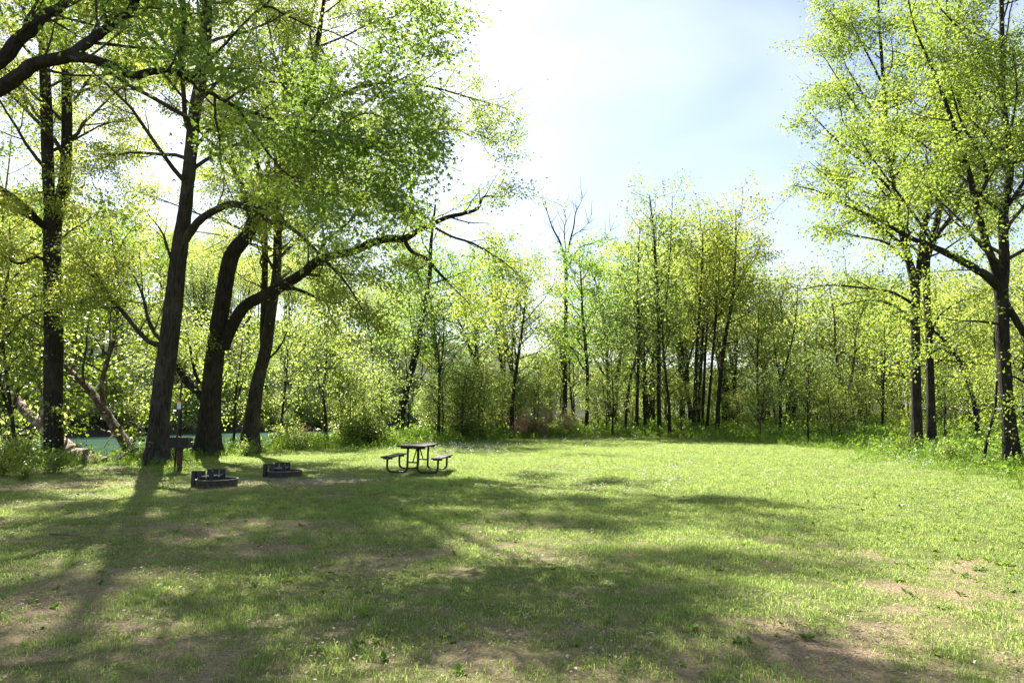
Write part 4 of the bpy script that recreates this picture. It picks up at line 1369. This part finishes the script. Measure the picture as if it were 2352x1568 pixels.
def grill(x, y):
    t = thing('pedestal_grill', 'black charcoal grill on a rusty square post beside the leaning grey tree', 'grill', (x, y, gz(x, y)), math.radians(4))
    MB().box((0, 0, .31), (.115, .115, .72), .008).build('post', M['rust_post'], t)
    MB().box((0, 0, .665), (.2, .2, .018), .003).build('mount_plate', M['grill_steel'], t)
    bx = MB()
    w, d, z0, z1 = .27, .19, .68, .95
    bx.box((0, 0, z0 + .004), (2 * w, 2 * d, .008))
    bx.box((0, d - .004, (z0 + z1) / 2 + .004), (2 * w, .008, z1 - z0 - .008))
    bx.box((0, -d + .004, (z0 + z1) / 2 + .004), (2 * w, .008, z1 - z0 - .008))
    for s in (-1, 1):
        bx.box((s * (w - .004), 0, (z0 + z1) / 2 + .004), (.008, 2 * d - .02, z1 - z0 - .008))
    bx.build('firebox', M['grill_steel'], t)
    MB().box((-w - .035, 0, .83), (.06, .3, .22), .01).build('end_shield', M['rust_post'], t)
    gt = MB()
    gt.tube([(-.26, -.17, .962), (.25, -.17, .962), (.25, .17, .962), (-.26, .17, .962), (-.26, -.17, .962)], .008, 6)
    gt.build('grate_frame', M['grill_steel'], t)
    for k in range(8):
        yy = -.15 + k * .043
        MB().tube([(-.26, yy, .963), (.25, yy, .963)], .005, 6).build('grate_bar', M['grill_steel'], t)
    for k in range(4):
        xx = -.385 + k * .06
        MB().tube([(xx + .03, -.02, .965), (xx - .01, -.02, 1.01), (xx - .012, -.02, 1.10), (xx + .02, -.02, 1.155), (xx + .06, -.02, 1.16)], .008, 6).build('rack_bar', M['grill_steel'], t, True)
    MB().tube([(-.40, -.02, .97), (-.14, -.02, .965)], .012, 6).build('rack_rail', M['grill_steel'], t)
    MB().tube([(w, -.1, .84), (w + .13, -.12, .845)], .008, 8).build('handle', M['bolt'], t, True)


grill(-9.42, 19.6)


def lantern_pole():
    x, y = -9.72, 19.95
    z0 = gz(x, y)
    t = thing('lantern_pole', 'tall black lantern pole with a hooked top, just behind the grill', 'pole', (x, y, z0))
    MB().tube([(0, 0, -.1), (.02, 0, 1.0), (.075, 0, 2.55)], .028, 10).build('pole', M['black_steel'], t, True)
    pts = [(.075, 0, 2.5)]
    for k in range(9):
        a = PI - k / 8 * PI * 1.1
        pts.append((.20 + .125 * math.cos(a), 0, 2.6 + .13 * math.sin(a)))
    pts.append((.335, 0, 2.44))
    MB().tube(pts, .026, 10).build('hook', M['black_steel'], t, True)
    s = thing('notice_sign', 'small pale paper notice in a black frame fixed to the lantern pole', 'sign', (x + .055, y - .045, z0 + 1.86))
    MB().box((0, .006, 0), (.155, .012, .31), .004).build('frame', M['black_steel'], s)
    MB().box((0, -.004, .01), (.118, .004, .21)).build('paper', M['paper'], s)
    MB().tube([(0, -.002, -.135), (0, -.008, -.135)], .008, 8).build('bolt', M['bolt'], s)
    r = thing('orange_ribbon', 'orange ribbon tied at the top corner of the notice on the lantern pole', 'ribbon', (x + .055, y - .056, z0 + 1.985))
    m = MB()
    for a in ([(-.05, -.005), (.0, .012), (.05, .02), (.10, -.01)], [(.03, .02), (.085, .03), (.12, .0)], [(.06, .015), (.07, -.03)]):
        for (x0, z0_), (x1, z1) in zip(a[:-1], a[1:]):
            m.box(((x0 + x1) / 2, 0, (z0_ + z1) / 2), (abs(x1 - x0) + .012, .006, .026 + abs(z1 - z0_) * .6), .002)
    m.build('strip', M['orange'], r)


lantern_pole()

# ------------------------------------------------------------------ ground cover (stuff)
def blades(n, rad, h0, h1, w0, bend, seed):
    g = np.random.default_rng(seed)
    V, Q, va = [], [], []
    for k in range(n):
        a, r = g.random() * 6.28, rad * math.sqrt(g.random())
        b = np.array((math.cos(a) * r, math.sin(a) * r, -.01))
        h = g.uniform(h0, h1)
        az = g.random() * 6.28
        lean = g.uniform(.1, 1) * bend * h
        d = np.array((math.cos(az), math.sin(az), 0)) * lean
        f = g.random() * 6.28
        s = np.array((math.cos(f), math.sin(f), 0)) * w0 * g.uniform(.6, 1.2)
        m = b + d * .35 + np.array((0, 0, h * .6))
        tp = b + d + np.array((0, 0, h * (1 - .25 * bend)))
        i = len(V)
        V += [b - s, b + s, m + s * .8, m - s * .8, tp + s * .12, tp - s * .12]
        Q += [(i, i + 1, i + 2, i + 3), (i + 3, i + 2, i + 4, i + 5)]
        va += [g.random()] * 6
    return np.array(V), np.array(Q), np.array(va)


def flat_leaves(n, rad, size, tilt, seed, lift=.01, up=0.0):
    g = np.random.default_rng(seed)
    lv = Leaves()
    V, Q, va = [], [], []
    for k in range(n):
        a, r = g.random() * 6.28, rad * math.sqrt(g.random())
        az = g.random() * 6.28 if not up else a + g.normal(0, .3)
        L = size * g.uniform(.6, 1.4)
        ax = np.array((math.cos(az), math.sin(az), up * g.uniform(.3, 1.2) + g.normal(0, tilt)))
        ax /= np.linalg.norm(ax)
        nn = np.array((g.normal(0, tilt), g.normal(0, tilt), 1.0)); sd = np.cross(ax, nn); sd /= np.linalg.norm(sd)
        p = np.array((math.cos(a) * r, math.sin(a) * r, lift + g.random() * lift)) if not up else np.array((0, 0, .005))
        i = len(V)
        V += [p, p + ax * L * .45 + sd * L * .3 + np.array((0, 0, L * .1)), p + ax * L, p + ax * L * .45 - sd * L * .3 + np.array((0, 0, L * .06))]
        Q.append((i, i + 1, i + 2, i + 3)); va += [g.random()] * 4
    return np.array(V), np.array(Q), np.array(va)


def flowers(seed, n=5, rad=.14, h=.15, size=.019):
    g = np.random.default_rng(seed)
    V, Q, va = [], [], []
    for k in range(n):
        a, r = g.random() * 6.28, rad * math.sqrt(g.random())
        c = np.array((math.cos(a) * r, math.sin(a) * r, h * g.uniform(.5, 1.2)))
        for j in range(3):
            z = j * 2.1 + g.random()
            ax = np.array((math.cos(z), math.sin(z), .25)) * size; sd = np.array((-math.sin(z), math.cos(z), .1)) * size * .8
            i = len(V)
            V += [c - sd, c + ax, c + sd, c - ax * .3]
            Q.append((i, i + 1, i + 2, i + 3)); va += [g.random()] * 4
    return np.array(V), np.array(Q), np.array(va)


def stones(seed, n=7, rad=.15, size=.02):
    g = np.random.default_rng(seed)
    V, Q, va = [], [], []
    for k in range(n):
        a, r = g.random() * 6.28, rad * math.sqrt(g.random())
        c = np.array((math.cos(a) * r, math.sin(a) * r, size * .2)); s = size * g.uniform(.5, 1.3)
        i = len(V)
        for zz, q in ((-.5, .8), (.5, .6)):
            for j in range(4):
                z = j * 1.57 + g.normal(0, .25)
                V.append(c + np.array((math.cos(z) * s * q, math.sin(z) * s * q, zz * s * .7)))
        Q += [(i + 4, i + 5, i + 6, i + 7)] + [(i + j, i + (j + 1) % 4, i + 4 + (j + 1) % 4, i + 4 + j) for j in range(4)]
        va += [g.random()] * 8
    return np.array(V), np.array(Q), np.array(va)


def scatter(name, label, protos, pts, rot, scl, pick, mats):
    """one object: its mesh holds the small patterns and the points they are repeated on"""
    Vs, Qs, va, pid = [], [], [], []
    n = 0
    for k, (V, Q, v) in enumerate(protos):
        Vs.append(V); Qs.append(Q + n); va.append(v); pid.append(np.full(len(V), k)); n += len(V)
    npts = len(pts)
    V = np.concatenate(Vs + [pts]).astype(F32)
    Q = np.concatenate(Qs)
    zero = np.zeros(n)
    me = np_mesh(name, V, Q, mats[0], np.concatenate(va + [np.zeros(npts)]))
    def attr(nm, typ, data, key):
        a = me.attributes.new(nm, typ, 'POINT'); a.data.foreach_set(key, np.asarray(data, F32).ravel())
    attr('pid', 'FLOAT', np.concatenate(pid + [np.full(npts, -1)]), 'value')
    attr('rot', 'FLOAT_VECTOR', np.concatenate([np.zeros((n, 3)), rot]), 'vector')
    attr('scl', 'FLOAT_VECTOR', np.concatenate([np.zeros((n, 3)), scl]), 'vector')
    attr('pick', 'FLOAT', np.concatenate([zero, pick]), 'value')
    ng = bpy.data.node_groups.new(name + '_scatter', 'GeometryNodeTree')
    ng.interface.new_socket('Geometry', in_out='INPUT', socket_type='NodeSocketGeometry')
    ng.interface.new_socket('Geometry', in_out='OUTPUT', socket_type='NodeSocketGeometry')
    N, L = ng.nodes, ng.links
    gi, go = N.new('NodeGroupInput'), N.new('NodeGroupOutput')

    def named(nm, typ):
        a = N.new('GeometryNodeInputNamedAttribute'); a.data_type = typ; a.inputs['Name'].default_value = nm
        return next(o for o in a.outputs if o.enabled and o.name == 'Attribute')
    pidn = named('pid', 'FLOAT')

    def sep(val):
        c = N.new('FunctionNodeCompare'); c.data_type = 'FLOAT'; c.operation = 'EQUAL'
        L.new(pidn, c.inputs[0]); c.inputs[1].default_value = val
        c.inputs['Epsilon'].default_value = 0.1
        s = N.new('GeometryNodeSeparateGeometry'); s.domain = 'POINT'
        L.new(gi.outputs[0], s.inputs[0]); L.new(c.outputs[0], s.inputs[1])
        return s.outputs[0]
    jo = N.new('GeometryNodeJoinGeometry')
    for k in range(len(protos)):
        g2 = N.new('GeometryNodeGeometryToInstance')
        L.new(sep(k), g2.inputs[0]); L.new(g2.outputs[0], jo.inputs[0])
    ip = N.new('GeometryNodeInstanceOnPoints')
    L.new(sep(-1), ip.inputs['Points']); L.new(jo.outputs[0], ip.inputs['Instance'])
    ip.inputs['Pick Instance'].default_value = True
    L.new(named('pick', 'FLOAT'), ip.inputs['Instance Index'])
    e = N.new('FunctionNodeEulerToRotation')
    L.new(named('rot', 'FLOAT_VECTOR'), e.inputs[0]); L.new(e.outputs[0], ip.inputs['Rotation'])
    L.new(named('scl', 'FLOAT_VECTOR'), ip.inputs['Scale'])
    L.new(ip.outputs[0], go.inputs[0])
    o = link(name, me)
    md = o.modifiers.new('scatter', 'NODES'); md.node_group = ng
    tag(o, label, kind='stuff')
    print('SCATTER', name, npts)
    return o


def sample(d0, d1, n, margin=1.18, left=None):
    d = np.sqrt(NG.uniform(d0 * d0, d1 * d1, n))
    x = NG.uniform(-1, 1, n) * (.75 * margin * d + 3.5)
    return x, d


def rots(n, tilt=.12):
    return np.stack([NG.normal(0, tilt, n), NG.normal(0, tilt, n), NG.uniform(0, 6.28, n)], 1)


def lawn_grass():
    X, Y, SC = [], [], []
    for d0, d1, dens, sc in ((2.2, 7, 110, 1.0), (7, 12, 85, 1.05), (12, 20, 60, 1.25), (20, 34, 34, 1.6), (34, 50, 18, 2.1)):
        n = int(((d1 * d1 - d0 * d0) * .75 * 1.18 + 7 * (d1 - d0)) * dens)
        x, y = sample(d0, d1, n)
        c = cover(x, y) + (fbm(x * 3.2, y * 3.2, 41, 3) - .5) * 1.1
        keep = (lawn_sd(x, y) > -.8) & (bank_sd(x, y) > .2) & (NG.random(n) < .3 + .7 * sstep(.05, .6, c))
        x, y, c = x[keep], y[keep], c[keep]
        X.append(x); Y.append(y)
        SC.append(np.stack([np.full(len(x), sc), np.full(len(x), sc), (0.55 + .75 * np.clip(c, 0, 1)) * NG.uniform(.7, 1.3, len(x)) * sc ** .1 * (.75 + .6 * sstep(.3, .75, fbm(x * .75, y * .75, 55, 3)))], 1))
    x, y, sc = np.concatenate(X), np.concatenate(Y), np.concatenate(SC)
    pts = np.stack([x, y, ground_z(x, y)], 1)
    protos = [blades(44, .13, .016, .055, .0027, 1.0, 100 + k) for k in range(4)]
    scatter('lawn_grass', 'patchy short lawn grass covering the clearing', protos, pts, rots(len(x)), sc, NG.integers(0, 4, len(x)), [M['grass']])


lawn_grass()


def tall_grass():
    X, Y, S_ = [], [], []
    for d0, d1, dens, s in ((13, 24, 16, 1.0), (24, 40, 9, 1.3), (40, 62, 5, 1.7), (62, 90, 1.6, 2.2)):
        n = int(((d1 * d1 - d0 * d0) * .75 * 1.18 + 7 * (d1 - d0)) * dens)
        x, y = sample(d0, d1, n)
        ls = lawn_sd(x, y)
        bs = bank_sd(x, y)
        keep = (ls < 1.0 + (fbm(x * .6, y * .6, 61, 3) - .5) * 5) & (bs > -.6) & ((bs > .5) | (x > -9) | (NG.random(n) < .25))
        x, y, ls = x[keep], y[keep], ls[keep]
        X.append(x); Y.append(y); S_.append(s * NG.uniform(.6, 1.25, len(x)) * (0.35 + .75 * sstep(1.8, -2, ls)))
    # tufts about trunks and table legs on the lawn
    for cx, cy, r, k in ((-11.5, 22.2, .9, 40), (-11.8, 26.2, 1.0, 40), (-11, 28.3, .9, 40), (-9.4, 19.7, .5, 16), (-7.1, 15.5, .5, 6)):
        a = NG.uniform(0, 6.28, k); q = r * np.sqrt(NG.random(k)) + .1
        X.append(cx + q * np.cos(a)); Y.append(cy - .3 + q * np.sin(a)); S_.append(NG.uniform(.35, .75, k))
    x, y, s = np.concatenate(X), np.concatenate(Y), np.concatenate(S_)
    pts = np.stack([x, y, ground_z(x, y)], 1)
    protos = [blades(26, .22, .18, .46, .007, .8, 200 + k) for k in range(3)]
    V, Q, va = zip(*[flat_leaves(16, .2, .1, .5, 230 + k, .12) for k in range(2)])
    for k in range(2):
        a = blades(12, .2, .15, .38, .005, .6, 240 + k)
        vv = V[k].copy(); vv[:, 2] *= 1.6
        protos.append((np.concatenate([a[0], vv]), np.concatenate([a[1], Q[k] + len(a[0])]), np.concatenate([a[2], va[k]])))
    scatter('tall_grass', 'uncut tall grass and herbs along the edge of the woods', protos, pts, rots(len(x)), np.stack([s, s, s * NG.uniform(.8, 1.3, len(x))], 1), NG.integers(0, 5, len(x)), [M['grass_tall']])


tall_grass()


def small_stuff():
    # broad-leaved weeds in the turf
    x, y = sample(3.0, 24, 11000)
    k = (lawn_sd(x, y) > 0) & (bank_sd(x, y) > 1) & (NG.random(len(x)) < .15 + .85 * sstep(2.5, 6, x) * sstep(20, 8, y))
    x, y = x[k], y[k]
    s = NG.uniform(.5, 1.15, len(x))
    scatter('lawn_weeds', 'broad-leaved weeds growing in the turf', [flat_leaves(11, .05, .055, .25, 300 + k, .01, .4) for k in range(3)],
            np.stack([x, y, ground_z(x, y)], 1), rots(len(x)), np.stack([s] * 3, 1), NG.integers(0, 3, len(x)), [M['weed']])
    # dead leaves
    x, y = sample(3.2, 21, 26000)
    c = cover(x, y)
    k = (lawn_sd(x, y) > 0) & (NG.random(len(x)) < ((1.0 - .8 * c) * np.maximum(sstep(7, 0, x), .45) + .06) * sstep(.42, .62, fbm(x * 1.3, y * 1.3, 91, 3)) * 1.8)
    x, y = x[k], y[k]
    s = NG.uniform(.6, 1.3, len(x))
    scatter('leaf_litter', 'dead brown leaves strewn over the bare patches', [flat_leaves(7, .2, .026, .4, 320 + k, .02) for k in range(4)],
            np.stack([x, y, ground_z(x, y) + .004], 1), rots(len(x), .05), np.stack([s] * 3, 1), NG.integers(0, 4, len(x)), [M['litter']])
    # white flowers
    X, Y = [], []
    for u, v, su, sv, n in ((1060, 1030, 80, 8, 150), (1440, 1095, 170, 16, 60), (2130, 1062, 80, 10, 90), (1700, 1040, 250, 14, 40), (1850, 1110, 250, 25, 30), (1300, 1008, 60, 6, 40), (1750, 1008, 200, 5, 60)):
        uu, vv = NG.normal(u, su, n), np.maximum(NG.normal(v, sv, n), 994)
        d = CAM_H * 1568 / (vv - 952)
        X.append((uu - 1176) / 1568 * d); Y.append(d)
    x, y = np.concatenate(X), np.concatenate(Y)
    k = y < 56
    x, y = x[k], y[k]
    s = NG.uniform(.7, 1.2, len(x)) * (0.7 + y / 45)
    scatter('white_wildflowers', 'tiny white wildflowers dotted over the sunny grass', [flowers(340 + k) for k in range(3)],
            np.stack([x, y, ground_z(x, y)], 1), rots(len(x)), np.stack([s] * 3, 1), NG.integers(0, 3, len(x)), [M['petal']])
    # gravel about the far fire ring
    n = 500
    a = NG.uniform(0, 6.28, n); r = .35 + NG.random(n) * 1.5
    x, y = -5.3 + r * np.cos(a) * 1.7, 17.8 + r * np.sin(a) * .8
    s = NG.uniform(.6, 1.4, n)
    scatter('gravel', 'loose pale gravel about the fire ring nearer the table', [stones(360 + k) for k in range(3)],
            np.stack([x, y, ground_z(x, y)], 1), rots(n, .05), np.stack([s] * 3, 1), NG.integers(0, 3, n), [M['gravel']])


small_stuff()

# fallen sticks
for u, v, L, az, lab in ((222, 1216, .95, .1, 'thin bare stick lying in the grass left of the long trunk shadow'),
                         (880, 1135, .5, -.3, 'short stick on the bare ground in front of the picnic table'),
                         (560, 1070, .6, .2, 'crooked stick behind the nearer fire ring')):
    d = CAM_H * 1568 / (v - 952); x = (u - 1176) / 1568 * d
    t_ = thing('fallen_stick', lab, 'stick', (x, d, gz(x, d) + .025), az)
    p_ = wander(Vector((-L / 2, 0, 0)), Vector((1, 0, 0)), L, 6, .12, 0)
    p_ = [Vector((a.x, a.y, abs(a.z) * .4)) for a in p_]
    q = MB().tube(p_, list(np.linspace(.013, .006, 7)), 6)
    q.tube([p_[3], p_[3] + Vector((.12, .1, .02))], [.007, .004], 5)
    q.build('stick', M['stick'], t_, True)

print('TOTAL leaves', TOTAL[0], 'mesh tris', sum(sum(p.loop_total - 2 for p in []) for _ in [0]), 'polys', sum(len(m.polygons) for m in bpy.data.meshes))
